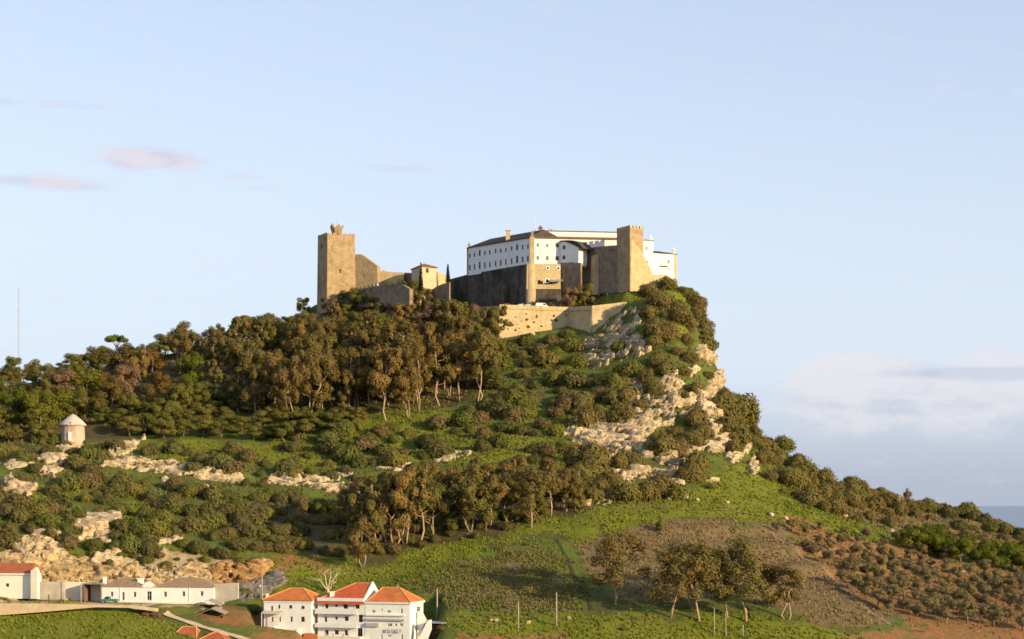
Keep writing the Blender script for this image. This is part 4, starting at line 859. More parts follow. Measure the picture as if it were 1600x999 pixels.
# roofs that reach into the bottom edge
a, b_ = (262, 392), (306, 391); A, B = G(*a), G(*b_)
h = thing('house', 'rust-orange tiled roof of a low house at the bottom edge beside the footpath', 'house', (*A, zp(1030, 391)))
q = MB(); shell(q, A, B, 6, zp(1040, 391), zp(1003, 391)); q.build('wall', M['cream'], h); q = MB(); hip(q, A, B, 6, zp(1003, 391) + .004, .3, 2.9, 2.4, 1.0); caps(q.build('roof', M['roof_rust'], h), A, B, 6, zp(1003, 391) + .004, .3, 2.9, 2.4, 1.0)
a, b_ = (312, 390), (352, 389); A, B = G(*a), G(*b_)
h = thing('house', 'dull red low roof at the bottom edge, right of the orange-roofed low house', 'house', (*A, zp(1030, 390)))
q = MB(); shell(q, A, B, 5, zp(1040, 390), zp(1001, 390)); q.build('wall', M['cream'], h); q = MB(); hip(q, A, B, 5, zp(1001, 390) + .004, .3, 1.5, 2.5, 2.5); caps(q.build('roof', M['roof_rust'], h), A, B, 5, zp(1001, 390) + .004, .3, 1.5, 2.5, 2.5)
q = MB(); q.slabpx((155, 393), (262, 392), [(155, 1010), (262, 1010), (262, 993.5), (230, 992.5), (160, 993)], .4); tag(q.build('garden_wall', M['cream']), 'low yellowish garden wall along the bottom edge under the grass bank', 'wall')

# ------------------------------------------------------------------ windmill ruin
wp = at1(114, 696); wm = thing('old_windmill', 'squat round whitewashed windmill with pinkish conical cap above the rock band', 'windmill', wp)
Yw = wp[1]; z = lambda y: zp(y, Yw); rr = 17.5 * Yw / F
def lathe(q, x, y, prof, seg=18):
    vs = []; 
    for r, zz in prof: vs += [(x + r * math.cos(2 * math.pi * k / seg), y + r * math.sin(2 * math.pi * k / seg), zz) for k in range(seg)]
    fs = [(i * seg + k, i * seg + (k + 1) % seg, (i + 1) * seg + (k + 1) % seg, (i + 1) * seg + k) for i in range(len(prof) - 1) for k in range(seg)]
    q.add(vs, fs + [tuple(range(seg))[::-1], tuple(range((len(prof) - 1) * seg, len(prof) * seg))])
q = MB(); lathe(q, wp[0], Yw, [(rr * 1.1, z(700)), (rr * 1.06, z(686)), (rr * 1.0, z(666.2))]); q.build('wall', M['mill_wall'], wm)
q = MB(); lathe(q, wp[0], Yw, [(rr * 1.14, z(703)), (rr * 1.14, z(692.5))]); tag(q.build('base', M['rock_tan'], wm), 'orange-stained foot')
q = MB(); lathe(q, wp[0], Yw, [(rr * 1.12, z(666)), (rr * 1.2, z(664.2)), (rr * .86, z(657.5)), (rr * .4, z(651)), (rr * .04, z(647))]); q.build('roof', M['mill_cap'], wm)
q = MB(); q.box(wp[0] - .25, wp[0] + .25, Yw - rr * 1.1, Yw - rr * .8, z(664.5), z(661)); q.build('opening', M['dark'], wm)
q = MB(); q.box(wp[0] - .5, wp[0] + .4, Yw - rr * 1.12, Yw - rr * .8, z(690), z(676)); q.build('door', M['frame_white'], wm)

# ------------------------------------------------------------------ vehicles
def vehicle(name, lab, x, y, z, rot, prof, width, paint, wheels, win, wr=.33, extra=None):
    t = thing(name, lab, name.split('_')[-1], (x, y, z)); 
    q = MB(); q.slab((0, 0), (1, 0), prof, width, width / 2); body = link('body', q.mesh('body', M[paint]), t)
    bv = body.modifiers.new('b', 'BEVEL'); bv.width = .08; bv.segments = 2
    for s in (-1, 1):
        for wx_ in wheels:
            q = MB(); y0, y1 = (s * width / 2 - .12, s * width / 2 + .03) if s > 0 else (s * width / 2 - .03, s * width / 2 + .12)
            an = [2 * math.pi * k / 14 for k in range(14)]
            q.add([(wx_ + wr * math.cos(k), y0, wr + wr * math.sin(k)) for k in an] + [(wx_ + wr * math.cos(k), y1, wr + wr * math.sin(k)) for k in an], [tuple(range(14)), tuple(range(14, 28))[::-1]] + [(k, 14 + k, 14 + (k + 1) % 14, (k + 1) % 14) for k in range(14)])
            wh = link('wheel', q.mesh('wheel', M['rubber']), t)
            q = MB(); yy = y0 - .01 if s < 0 else y1 + .01; yb = y0 + .05 if s < 0 else y1 - .05
            q.add([(wx_ + wr * .55 * math.cos(k), yy, wr + wr * .55 * math.sin(k)) for k in an] + [(wx_ + wr * .55 * math.cos(k), yb, wr + wr * .55 * math.sin(k)) for k in an], [tuple(range(14)), tuple(range(14, 28))[::-1]] + [(k, 14 + k, 14 + (k + 1) % 14, (k + 1) % 14) for k in range(14)])
            link('rim', q.mesh('rim', M['metal']), wh)
        for pr in win:
            q = MB(); q.slab((0, 0), (1, 0), pr, .04, width / 2 + .012 if s < 0 else -width / 2 + .028); link('side_window', q.mesh('side_window', M['glass']), t)
    x0, x1 = min(p[0] for p in prof), max(p[0] for p in prof)
    for s in (-1, 1):
        q = MB(); q.box(x1 - .06, x1 + .03, s * width * .36 - .13, s * width * .36 + .13, .6, .76); link('headlight', q.mesh('headlight', M['frame_white']), t)
        q = MB(); q.box(x0 - .03, x0 + .06, s * width * .4 - .1, s * width * .4 + .1, .65, .8); link('tail_light', q.mesh('tail_light', M['car_red']), t)
    t.rotation_euler[2] = rot; return t
p_ = G(171, 410.2); gz = float(hz(*p_))
vehicle('pickup_truck', 'small teal pickup truck parked before the left end of the long white building', p_[0], p_[1], gz + .12, math.pi, [(-2.0, .35), (1.9, .35), (1.95, .85), (1.15, .95), (.75, 1.5), (-.15, 1.5), (-.2, .95), (-2.0, .92)], 1.6, 'teal', (-1.3, 1.25), [[(-.05, 1.0), (.98, 1.0), (.68, 1.4), (-.05, 1.4)]])
p_ = G(846.5, 628.5); gz = float(hz(*p_))
vehicle('white_van', 'white rounded van parked on the bastion terrace, larger of the white vehicles', p_[0], p_[1], gz + .1, .12, [(-2.2, .35), (2.2, .35), (2.25, .9), (1.7, 1.15), (1.1, 1.95), (-1.9, 2.0), (-2.25, 1.6)], 1.85, 'car_white', (-1.4, 1.4), [[(.35, 1.25), (1.45, 1.25), (1.05, 1.78), (.35, 1.78)]])
carp = [(-2.0, .3), (2.0, .3), (2.05, .7), (1.2, .88), (.6, 1.38), (-1.0, 1.4), (-1.8, .95), (-2.05, .85)]; carw = [[(-1.35, .95), (.95, .92), (.55, 1.28), (-.95, 1.3)]]
for px, Y, pm, rot, nm, lab in ((826.5, 627.5, 'car_white', 1.2, 'white_car', 'small white car left of the van on the bastion terrace'), (833, 629.5, 'car_grey', .2, 'grey_car', 'grey car squeezed between the white car and the white van on the bastion'), (815.5, 626.4, 'car_white', 1.0, 'white_car', 'white car behind the parapet notch of the bastion'), (792.5, 624.5, 'car_red', .1, 'red_car', 'red car showing over the bastion parapet at its left corner')):
    p_ = G(px, Y); gz = float(hz(*p_)); vehicle(nm, lab, p_[0], p_[1], gz + .1, rot, carp, 1.65, pm, (-1.25, 1.3), carw, .31)

# ------------------------------------------------------------------ poles and mast
def pole(px, y0, y1, lab, r=.13, arm=True, Y=None, name='utility_pole'):
    p_ = at1(px, y1) if Y is None else np.array((*G(px, Y), zp(y1, Y))); h_ = (y1 - y0) * p_[1] / F
    t = thing(name, lab, 'pole', p_)
    q = MB(); q.tube([(0, 0, -.5), (0, 0, h_ * .5), (0, 0, h_)], [r * 1.25, r, r * .8], 8); link('shaft', q.mesh('shaft', M['wood'], True), t)
    if arm:
        q = MB(); q.box(-.55, .55, -.06, .06, h_ - .5, h_ - .38); link('crossarm', q.mesh('crossarm', M['wood']), t)
        for s in (-.45, .45):
            q = MB(); q.tube([(s, 0, h_ - .38), (s, 0, h_ - .2)], [.05, .04], 6); link('insulator', q.mesh('insulator', M['frame_white']), t)
    else:
        q = MB(); q.tube([(0, 0, h_), (0, 0, h_ + .06), (0, 0, h_ + .1)], [r * .95, r * .95, r * .4], 8); link('cap', q.mesh('cap', M['metal'], True), t)
    return t
pole(683, 920, 971, 'pale wooden pole beside the outside stair of the right white house', .16, False)
pole(810, 943, 985, 'shorter pale pole on the grass, left of the tall pale pole', .13, False)
pole(869.5, 928, 980, 'tall pale pole on the green strip below the dry field', .15, False)
pole(1116, 952, 994, 'thin grey pole in front of the white eucalyptus trunks', .1, False)
pole(1134, 958, 993, 'thin pole just right of the thin grey pole by the eucalyptus trunks', .1, False)
pole(1161, 978, 996, 'short post on the grass under the rightmost white eucalyptus trunk', .1, False)
pole(1405, 776, 804, 'lone grey pole on the scrub ridge above the dark green pines', .14, True)
pole(126.5, 913, 944, 'tall pale pole in front of the dark open shed', .12, False, 409)
t = pole(409.5, 899, 938, 'street lamp pole at the left corner of the small white house', .13, False, 411.5, 'street_lamp')
hh = 39 * 411.5 / F
q = MB(); q.tube([(0, 0, hh - .1), (-.25, 0, hh - 2.3), (-.4, 0, hh - 2.4)], [.04, .04, .04], 5); q.build('bracket', M['metal'], None).parent = t
q = MB(); q.loft([(-.6, -.2, hh - 2.6), (-.2, -.2, hh - 2.6), (-.2, .2, hh - 2.6), (-.6, .2, hh - 2.6)], [(-.5, -.1, hh - 2.2), (-.3, -.1, hh - 2.2), (-.3, .1, hh - 2.2), (-.5, .1, hh - 2.2)]); q.build('lamp_head', M['frame_white'], None).parent = t
Ym = 1150; x0 = gx(29, Ym); t = thing('radio_mast', 'slender lattice radio mast rising behind the wooded ridge on the left', 'mast', (x0, Ym, zp(640, Ym))); hh = zp(450, Ym) - zp(640, Ym)
q = MB(); w = .65
for k in range(3):
    an = 2 * math.pi * k / 3; q.tube([(w * math.cos(an), w * math.sin(an), 0), (w * .7 * math.cos(an), w * .7 * math.sin(an), hh)], [.08, .05], 5)
q.build('legs', M['metal'], None).parent = t; q = MB()
for i in range(int(hh / 2)):
    for k in range(3):
        a0, a1 = 2 * math.pi * k / 3, 2 * math.pi * (k + 1) / 3; s = 1 - .3 * i * 2 / hh; s2 = 1 - .3 * (i * 2 + 2) / hh
        q.tube([(w * s * math.cos(a0), w * s * math.sin(a0), i * 2), (w * s2 * math.cos(a1), w * s2 * math.sin(a1), i * 2 + 2)], [.03, .03], 3)
q.build('bracing', M['metal'], None).parent = t
q = MB(); q.tube([(0, 0, hh - .5), (0, 0, hh + 3)], [.1, .05], 5); q.build('tip', M['metal'], None).parent = t
for fz in (.4, .62, .85):
    q = MB(); q.box(-1.2, -.7, -.5, .5, hh * fz, hh * fz + 1.5); q.build('antenna', M['frame_white'], None).parent = t
# ------------------------------------------------------------------ rock outcrops
q = MB(); q.slabpx((-140, 397.4), (246, 400), [(-140, 972), (-20, 963), (20, 960), (60, 957), (100, 953.5), (150, 949), (200, 950), (246, 956), (246, 951), (200, 945.8), (150, 945.2), (60, 943.6), (-140, 942)], 1.5)
tag(q.build('retaining_wall', M['road']), 'beige earthen bank wall holding up the village road above the grass', 'wall')
def rockmat(name, stops, dark):
    m, nt, n, l, b = nodes(name); p = geo_pos(nt); q = scaled(nt, p, (1, 1, 1.7))
    c = ramp(nt, noise(nt, .5, 7, .66, q), stops)
    f = ramp(nt, noise(nt, .22, 6, .65, p), [(.5, (0, 0, 0)), (.62, (1, 1, 1))]); c = mixc(nt, f, c, mixc(nt, .6, c, dark))
    v = nt.nodes.new('ShaderNodeTexVoronoi'); v.feature = 'DISTANCE_TO_EDGE'; v.inputs['Scale'].default_value = .26
    w = nt.nodes.new('ShaderNodeMix'); w.data_type = 'VECTOR'; w.inputs[0].default_value = .25
    nn = nt.nodes.new('ShaderNodeTexNoise'); nn.inputs['Scale'].default_value = .6; nn.inputs['Detail'].default_value = 4; l.new(q, nn.inputs['Vector'])
    va = nt.nodes.new('ShaderNodeVectorMath'); va.operation = 'MULTIPLY_ADD'; l.new(nn.outputs['Color'], va.inputs[0]); va.inputs[1].default_value = (5.0, 5.0, 5.0); l.new(q, va.inputs[2]); l.new(va.outputs[0], v.inputs['Vector'])
    ck = ramp(nt, v.outputs['Distance'], [(.004, (0, 0, 0)), (.03, (1, 1, 1))])
    c = mixc(nt, ck, tuple(x * .7 for x in dark), c)                 # soil-filled joints
    l.new(c, b.inputs['Base Color']); b.inputs['Roughness'].default_value = .95; b.inputs['Specular IOR Level'].default_value = .1
    h = math_n(nt, 'ADD', math_n(nt, 'MULTIPLY', ck, .25), noise(nt, .9, 8, .72, q)); bump(nt, h, 1.0, .55, b)
    return m
M['rock'] = rockmat('limestone', [(.25, (.35, .25, .145)), (.42, (.54, .415, .26)), (.6, (.63, .505, .335)), (.8, (.69, .58, .42))], (.28, .205, .125))
M['dirt'] = surface('worn_dirt', [(.3, (.17, .115, .06)), (.7, (.27, .19, .11))], .6, .95, .3, .05, 2)
M['ditch'] = surface('ditch_soil', [(.3, (.035, .03, .018)), (.7, (.08, .06, .035))], .6, .95, .3, .05, 2)
M['rock_gold'] = rockmat('golden_quarry_rock', [(.25, (.36, .24, .12)), (.45, (.52, .385, .21)), (.62, (.60, .475, .29)), (.8, (.65, .55, .40))], (.30, .20, .11))
M['rock_orange'] = rockmat('orange_quarry_rock', [(.25, (.26, .14, .06)), (.5, (.44, .26, .11)), (.8, (.58, .42, .25))], (.20, .13, .07))
M['rock_grey'] = rockmat('grey_rock', [(.25, (.13, .11, .10)), (.6, (.24, .21, .19)), (.8, (.34, .30, .27))], (.09, .08, .07))
def worley(p, seed):
    pi = np.floor(p).astype(int); f1 = np.full(len(p), 9.0); f2 = np.full(len(p), 9.0); cid = np.zeros(len(p))
    for a in (-1, 0, 1):
        for b in (-1, 0, 1):
            for c in (-1, 0, 1):
                k = pi + (a, b, c); h = (k[:, 0] * 73856093 ^ k[:, 1] * 19349663 ^ k[:, 2] * 83492791) + seed * 7919
                j = np.stack([((h * m_) % 10007) / 10007.0 for m_ in (31, 57, 91)], 1)
                d = np.linalg.norm(k + j - p, axis=1); w = d < f1
                f2 = np.where(w, f1, np.minimum(f2, d)); cid = np.where(w, ((h * 113) % 9973) / 9973.0, cid); f1 = np.where(w, d, f1)
    return f1, f2, cid
ROCKS = []; RKPTS = []
def outcrop(label, poly, amp=1.6, mat='rock', seed=1, step=.34, rag=8.0, block=4.2, name='rock_outcrop', holes=.16, nrm=(.2, -.78, .6)):
    ROCKS.append(poly); pl = np.array(poly, float); x0, y0 = pl.min(0); x1, y1 = pl.max(0)
    sp = np.array([(x, y) for x in np.linspace(x0, x1, 14) for y in np.linspace(y0, y1, 9)]); sp = sp[inpoly(sp[:, 0], sp[:, 1], poly)]
    sp = np.concatenate([sp, pl]); W = at(sp[:, 0], sp[:, 1])
    c_ = np.median(W[:, 1]); W = W[np.abs(W[:, 1] - c_) < 45]
    xs = np.arange(W[:, 0].min() - 2, W[:, 0].max() + 2, step); ys = np.arange(W[:, 1].min() - 3, W[:, 1].max() + 3, step)
    X, Y_ = np.meshgrid(xs, ys); Zz = hz(X, Y_); px, py = to_px(X, Y_, Zz)
    d = polydist(px, py, poly) + rag * 2 * fbm(X / 2.2, Y_ / 2.2 + Zz / 2, seed, 3)
    hole = fbm(X / 3.4, Y_ / 3.4 + Zz / 2.0, seed + 20, 4); h0 = -.20 + holes * .3; w = sstep(d, -.5, 2.5) * sstep(hole, h0, h0 + .05)
    p = np.stack([X / block * .62, Y_ / block, (Zz + .18 * X) / block * 1.9], -1).reshape(-1, 3)
    p = p + .35 * np.stack([fbm(X / 3, Zz / 3, seed + 2), fbm(Y_ / 3, X / 3, seed + 3), fbm(Zz / 3, Y_ / 3, seed + 4)], -1).reshape(-1, 3)
    f1, f2, cid = worley(p, seed); g1, g2, cid2 = worley(p * 2.7, seed + 5)
    crack = sstep(f2 - f1, 0, .09).reshape(X.shape); cr2 = sstep(g2 - g1, 0, .2).reshape(X.shape)
    lay = (Zz + .14 * X) / 1.9 + .9 * fbm(X / 9, Y_ / 9, seed + 7); lay = lay - np.floor(lay)
    lf = fbm(X / 6, Y_ / 6 + Zz / 3, seed + 11, 3)
    D = amp * (.45 + .5 * (cid.reshape(X.shape) - .45) * crack - .3 * (1 - crack) + .08 * cid2.reshape(X.shape) * cr2 + 1.0 * sstep(lay, .5, .72) * (1 - .55 * lay) + 1.1 * lf + .3 * fbm(X / 1.6, Y_ / 1.6 + Zz, seed + 9, 4))
    D = D * w - .7 * (1 - w)
    nv = np.array(nrm) / np.linalg.norm(nrm)
    V_ = np.stack([X + nv[0] * D, Y_ + nv[1] * D, Zz + nv[2] * D], -1)
    kq = (w[:-1, :-1] + w[1:, :-1] + w[:-1, 1:] + w[1:, 1:]) > .02
    if not kq.any(): return
    lab = np.zeros(kq.shape, int); cur = 0; sizes = {}
    for s_ in zip(*np.nonzero(kq)):
        if lab[s_]: continue
        cur += 1; st = [s_]; lab[s_] = cur; cnt = 0
        while st:
            i_, j_ = st.pop(); cnt += 1
            for a_, b_ in ((i_ + 1, j_), (i_ - 1, j_), (i_, j_ + 1), (i_, j_ - 1)):
                if 0 <= a_ < kq.shape[0] and 0 <= b_ < kq.shape[1] and kq[a_, b_] and not lab[a_, b_]: lab[a_, b_] = cur; st.append((a_, b_))
        sizes[cur] = cnt
    big = max(sizes.values()); kq &= np.isin(lab, [k_ for k_, v_ in sizes.items() if v_ >= (big if big < 1500 else .04 * big)])
    base = V_.reshape(-1, 3)[w.reshape(-1) > .3].mean(0) if (w > .3).any() else V_.reshape(-1, 3).mean(0)
    idx = np.arange(X.size).reshape(X.shape); qd = np.stack([idx[:-1, :-1], idx[:-1, 1:], idx[1:, 1:], idx[1:, :-1]], -1)[kq]
    us, inv = np.unique(qd, return_inverse=True); cand = V_.reshape(-1, 3)[us]; rs_ = np.random.RandomState(seed); sel = fbm(cand[:, 0] / 2.5, cand[:, 2] / 2 + cand[:, 1] / 3, seed + 30, 3) > .1
    RKPTS.append(cand[sel][rs_.rand(sel.sum()) < .10])
    me = raw_mesh(name, V_.reshape(-1, 3)[us] - base, inv.reshape(-1, 4), M[mat])
    return tag(link(name, me, None, base), label, 'rock')
def grow(poly, k):
    c = np.mean(poly, 0); return [tuple(c + (np.array(p) - c) * k) for p in poly]
_o = outcrop
def O(label, poly, *a, **k): return _o(label, grow(poly, 1.0 if len(a) > 7 or 'windmill' in label else (1.0 if 'under the right end' in label else 1.17 if np.mean(poly, 0)[0] > 860 else 1.15)), *a, **k)
O('broad pale crag directly under the right end of the golden bastion', [(904, 566), (908, 542), (930, 525), (948, 508), (962, 498), (980, 487), (1000, 488), (1003, 505), (992, 522), (1004, 536), (1018, 549), (1009, 568), (985, 558), (965, 562), (945, 572), (920, 574)], 2.4, 'rock', 1, holes=.5)
O('upright pale rock rib at the left of the cliff face', [(984, 597), (1005, 591), (1001, 612), (997, 628), (1010, 643), (990, 641), (982, 625)], 2.0, 'rock', 2)
O('branching pale crag in the centre of the cliff face', [(1008, 614), (1030, 608), (1043, 584), (1057, 586), (1069, 604), (1054, 612), (1066, 622), (1085, 612), (1101, 607), (1104, 621), (1086, 631), (1069, 648), (1056, 646), (1064, 633), (1044, 637), (1020, 632)], 2.2, 'rock', 3, holes=.4)
O('steep pale slab on the cliff face right of the branching crag', [(1088, 632), (1105, 626), (1124, 640), (1128, 670), (1111, 676), (1102, 657), (1095, 645)], 2.0, 'rock', 4)
O('bright crag at the cliff edge level with the under-bastion crag', [(1083, 556), (1096, 545), (1112, 536), (1124, 556), (1110, 565), (1096, 558)], 2.0, 'rock', 5, nrm=(.6, -.6, .4))
O('pale rock strip on the cliff edge above the big skyline bush', [(1108, 594), (1126, 576), (1132, 592), (1122, 608), (1112, 624), (1104, 606)], 2.0, 'rock', 6, nrm=(.6, -.6, .4))
O('small pale rock among cliff bushes left of the cliff-edge crag', [(1072, 576), (1088, 570), (1094, 581), (1080, 587)], 1.6, 'rock', 7)
O('widest pale rock band across the foot of the cliff', [(895, 681), (905, 671), (930, 668), (945, 666), (985, 656), (1010, 648), (1035, 640), (1047, 655), (1042, 668), (1022, 673), (1006, 684), (1020, 694), (1034, 706), (1058, 698), (1070, 710), (1048, 724), (1025, 720), (1005, 708), (990, 704), (975, 706), (950, 710), (935, 702), (918, 696)], 2.2, 'rock', 8, holes=.35)
O('small rocks just below the left half of the widest rock band', [(932, 711), (955, 714), (967, 726), (950, 737), (938, 731)], 1.5, 'rock', 9)
O('narrow horizontal rock ledge below the widest rock band', [(960, 742), (990, 733), (1015, 734), (1054, 734), (1054, 746), (1030, 746), (1010, 750), (975, 758)], 1.8, 'rock', 10)
O('short arched rock below the right end of the narrow ledge', [(1040, 757), (1055, 749), (1066, 758), (1058, 764), (1047, 764)], 1.4, 'rock', 11)
O('leaning rock at the bottom of the cliff bushes above the meadow', [(983, 771), (1004, 760), (1008, 772), (993, 785), (983, 780)], 1.6, 'rock', 12)
O('low slanting rock left of the leaning rock above the meadow', [(926, 781), (950, 770), (968, 764), (964, 777), (945, 787)], 1.4, 'rock', 13)
O('low broken ledge right of the tall eucalyptus clump', [(868, 786), (885, 774), (902, 772), (908, 783), (921, 783), (917, 792), (890, 790), (873, 793)], 1.4, 'rock', 14)
O('pale boulder pair on the scree right of the steep slab', [(1128, 677), (1142, 666), (1154, 666), (1152, 680), (1137, 684)], 1.5, 'rock', 15)
O('notched rock on the scree above the top corner of the meadow', [(1102, 695), (1118, 682), (1133, 684), (1143, 695), (1133, 706), (1118, 708), (1108, 706)], 1.7, 'rock', 16)
O('curved rock rim at the top right corner of the meadow', [(1131, 714), (1148, 704), (1161, 704), (1165, 688), (1173, 700), (1161, 716), (1145, 723)], 1.6, 'rock', 17)
O('small rock stack on the right edge of the meadow', [(1165, 730), (1177, 714), (1184, 730), (1177, 741)], 1.5, 'rock', 18)
O('low rock with a dark bush under it inside the meadow', [(1099, 748), (1115, 738), (1126, 741), (1124, 752), (1107, 754)], 1.3, 'rock', 19)
O('yellowish rock patch between widest band and notched rock', [(1066, 699), (1090, 690), (1102, 700), (1086, 710), (1069, 714)], 1.4, 'rock', 20)
O('long pale rock ledge running right from below the windmill', [(143, 731), (170, 722), (205, 716), (240, 722), (280, 726), (305, 730), (330, 736), (376, 738), (384, 753), (355, 757), (325, 750), (300, 744), (270, 742), (235, 738), (200, 734)], 1.8, 'rock', 21, holes=.0)
O('slanting pale slab above the left end of the long ledge', [(170, 706), (182, 698), (205, 688), (222, 686), (210, 703), (186, 720), (172, 718)], 1.6, 'rock', 22, holes=0)
O('pale rock shelf that the windmill stands on', [(56, 716), (85, 699), (96, 694), (132, 695), (127, 702), (106, 706), (107, 714), (86, 724), (60, 722)], 1.3, 'rock', 23, holes=0)
O('twin pale slabs just below the windmill rock shelf', [(57, 733), (95, 723), (113, 727), (94, 740), (66, 750), (56, 741)], 1.5, 'rock', 24)
O('thin rock strip at the left edge below the windmill', [(-8, 729), (20, 720), (52, 723), (15, 737)], 1.2, 'rock', 25)
O('craggy pale rock at the left edge above the quarry', [(-8, 753), (18, 743), (30, 755), (38, 742), (52, 745), (54, 765), (40, 778), (25, 770), (-8, 770)], 1.8, 'rock', 26)
O('sloping stepped rock between bushes above the long white building', [(112, 824), (125, 811), (150, 804), (186, 799), (183, 813), (166, 824), (150, 833), (123, 842)], 1.7, 'rock', 27, holes=0)
O('small rock under the sloping stepped rock', [(137, 842), (165, 827), (183, 836), (168, 846)], 1.3, 'rock', 28)
O('thin pale rock in the green patch above the quarry', [(238, 850), (260, 838), (281, 842), (262, 852)], 1.2, 'rock', 29)
O('jumbled pale rocks on the quarry rim above the rust-roofed house', [(18, 852), (45, 838), (70, 833), (99, 843), (104, 868), (70, 880), (38, 870)], 1.9, 'rock', 30)
O('squarish pinkish block on the slope above the quarry', [(243, 874), (245, 860), (258, 858), (260, 872)], 1.3, 'rock', 31, holes=0)
O('small pale rock under the middle of the long ledge', [(183, 767), (186, 757), (203, 754), (207, 766)], 1.2, 'rock', 32, holes=0)
O('pointed rock hanging below the long ledge', [(246, 760), (260, 741), (268, 757)], 1.2, 'rock', 33, holes=0)
O('pale rock below the right end of the long ledge', [(302, 765), (322, 755), (329, 768)], 1.2, 'rock', 34, holes=0)
O('golden quarry face behind the rust-roofed house and concrete yard', [(-70, 942), (-70, 866), (0, 864), (40, 860), (95, 866), (130, 874), (165, 884), (190, 888), (200, 908), (160, 938), (100, 938), (50, 938)], 2.4, 'rock_gold', 35, .34, 5, 3.4, 'quarry_face', .02, (.1, -.9, .35))
O('grey-pink rounded rock mass on the quarry rim', [(134, 886), (148, 866), (168, 861), (192, 862), (196, 878), (172, 888)], 1.8, 'rock', 36, .42, 3, 3.4, 'quarry_face', .02)
O('golden quarry face behind the long white building', [(186, 888), (230, 876), (242, 888), (300, 878), (322, 882), (334, 905), (330, 938), (190, 938)], 2.3, 'rock_gold', 37, .34, 5, 3.4, 'quarry_face', .02, (.1, -.9, .35))
O('orange-brown quarry face at the right end above the small white house', [(324, 892), (350, 874), (380, 880), (422, 871), (428, 882), (408, 902), (380, 912), (334, 914)], 2.2, 'rock_orange', 38, .34, 5, 3.4, 'quarry_face', .02, (.1, -.9, .35))
O('grey shaded gully rock beside the street lamp', [(340, 938), (380, 914), (420, 896), (442, 890), (452, 910), (425, 925), (400, 942)], 1.6, 'rock_grey', 39, .45, 3, 3.0, 'quarry_face', .02)
O('brownish rock band in shade above the tall eucalyptus clump', [(422, 746), (460, 740), (500, 746), (547, 760), (553, 772), (520, 770), (470, 759), (428, 757)], 1.6, 'rock', 40)
O('white rock above the right end of the brownish band', [(519, 744), (545, 736), (553, 747), (530, 750)], 1.3, 'rock', 41)
O('thin pale ledge above the tallest eucalyptus', [(672, 722), (690, 714), (705, 710), (731, 709), (729, 719), (700, 724)], 1.3, 'rock', 42)
O('pale rock at the upper right of the eucalyptus clump', [(783, 761), (800, 753), (813, 765), (802, 780), (786, 777)], 1.5, 'rock', 43)
O('low line of stones on the grass under the wood', [(587, 730), (610, 722), (643, 727), (620, 737)], 1.0, 'rock', 44)
# loose boulders, each its own
def boulder(px, py, s, label, seed):
    rs = np.random.RandomState(seed); p_ = at1(px, py); q = bpy.data.meshes.new('boulder')
    import bmesh
    bm = bmesh.new(); bmesh.ops.create_icosphere(bm, subdivisions=2, radius=1)
    pl = [(rs.randn(3), rs.uniform(.62, .9)) for _ in range(9)]
    for v in bm.verts:
        for nn_, dd_ in pl:
            nn_ = nn_ / np.linalg.norm(nn_); k_ = float(np.dot(nn_, v.co))
            if k_ > dd_: v.co -= Vector(nn_ * (k_ - dd_))
        v.co.x *= s * 1.25; v.co.y *= s; v.co.z *= s * .8
    bm.to_mesh(q); bm.free(); q.materials.append(M['rock'])
    o = link('boulder', q, None, (p_[0], p_[1], p_[2] + s * .3)); o.rotation_euler = (rs.uniform(-.3, .3), rs.uniform(-.3, .3), rs.uniform(0, 6)); return tag(o, label, 'boulder', 'loose pale boulders')
bl = [(1118, 663, .9, 'small white boulder just below the steep slab on the cliff'), (1192, 684, .8, 'white boulder high on the bushy right skyline slope'), (1066, 689, 1.1, 'squarish boulder in the bushes right of the widest rock band'), (1082, 688, .9, 'boulder right of the squarish one among the bushes'), (1089, 695, 1.0, 'slanting boulder above the yellowish rock patch'),
      (1103, 723, .8, 'white boulder at the top of the meadow beside a dark bush'), (1045, 781, .9, 'left boulder of the cluster where meadow meets cliff bushes'), (1050, 778, 1.0, 'second boulder of the cluster where meadow meets cliff bushes'), (1071, 781, 1.4, 'largest boulder of the cluster at the meadow top'), (1088, 783, .8, 'rightmost boulder of the cluster at the meadow top'), (1136, 786, .6, 'tiny white boulder in the middle of the meadow'),
      (1214, 738, .9, 'white boulder on the scrub slope right of the meadow'), (1219, 748, 1.0, 'boulder just below the white boulder right of the meadow'), (1271, 747, 1.2, 'long white boulder under a big bush on the right ridge'), (1243, 745, 1.0, 'rounded white boulder left of the long one on the right ridge'), (1250, 760, .9, 'boulder below the rounded white one on the right ridge'),
      (1312, 800, .9, 'upper boulder of the row at the olive grove top'), (1320, 808, .9, 'lower boulder of the row at the olive grove top'), (1349, 784, 1.0, 'white boulder under bushes on the right ridge'), (1342, 783, .8, 'boulder touching the white one under the right ridge bushes'), (1445, 790, 1.3, 'pale rock on the far right ridge near the dead-looking tree'),
      (1503, 893, 1.0, 'white boulder at the edge of the pines in the olive grove'), (1392, 832, .9, 'pale boulder left of the dark green pines'), (768, 972, .5, 'left one of two white stones on the grass near the bottom'), (775, 972, .6, 'right one of two white stones on the grass near the bottom'), (826, 974, .6, 'white stone on the grass between the two pale poles'), (889, 968, .6, 'white stone right of the tall pale pole'),
      (1205, 806, .9, 'boulder at the left end of the olive grove top edge'), (1228, 812, .8, 'boulder among the first olives'), (832, 524, 1.0, 'pinkish block below the bastion wall'), (815, 558, .9, 'small pale block in the bushes below the bastion')]
for i, (px, py, s, lab) in enumerate(bl): boulder(px, py, s, lab, 100 + i)
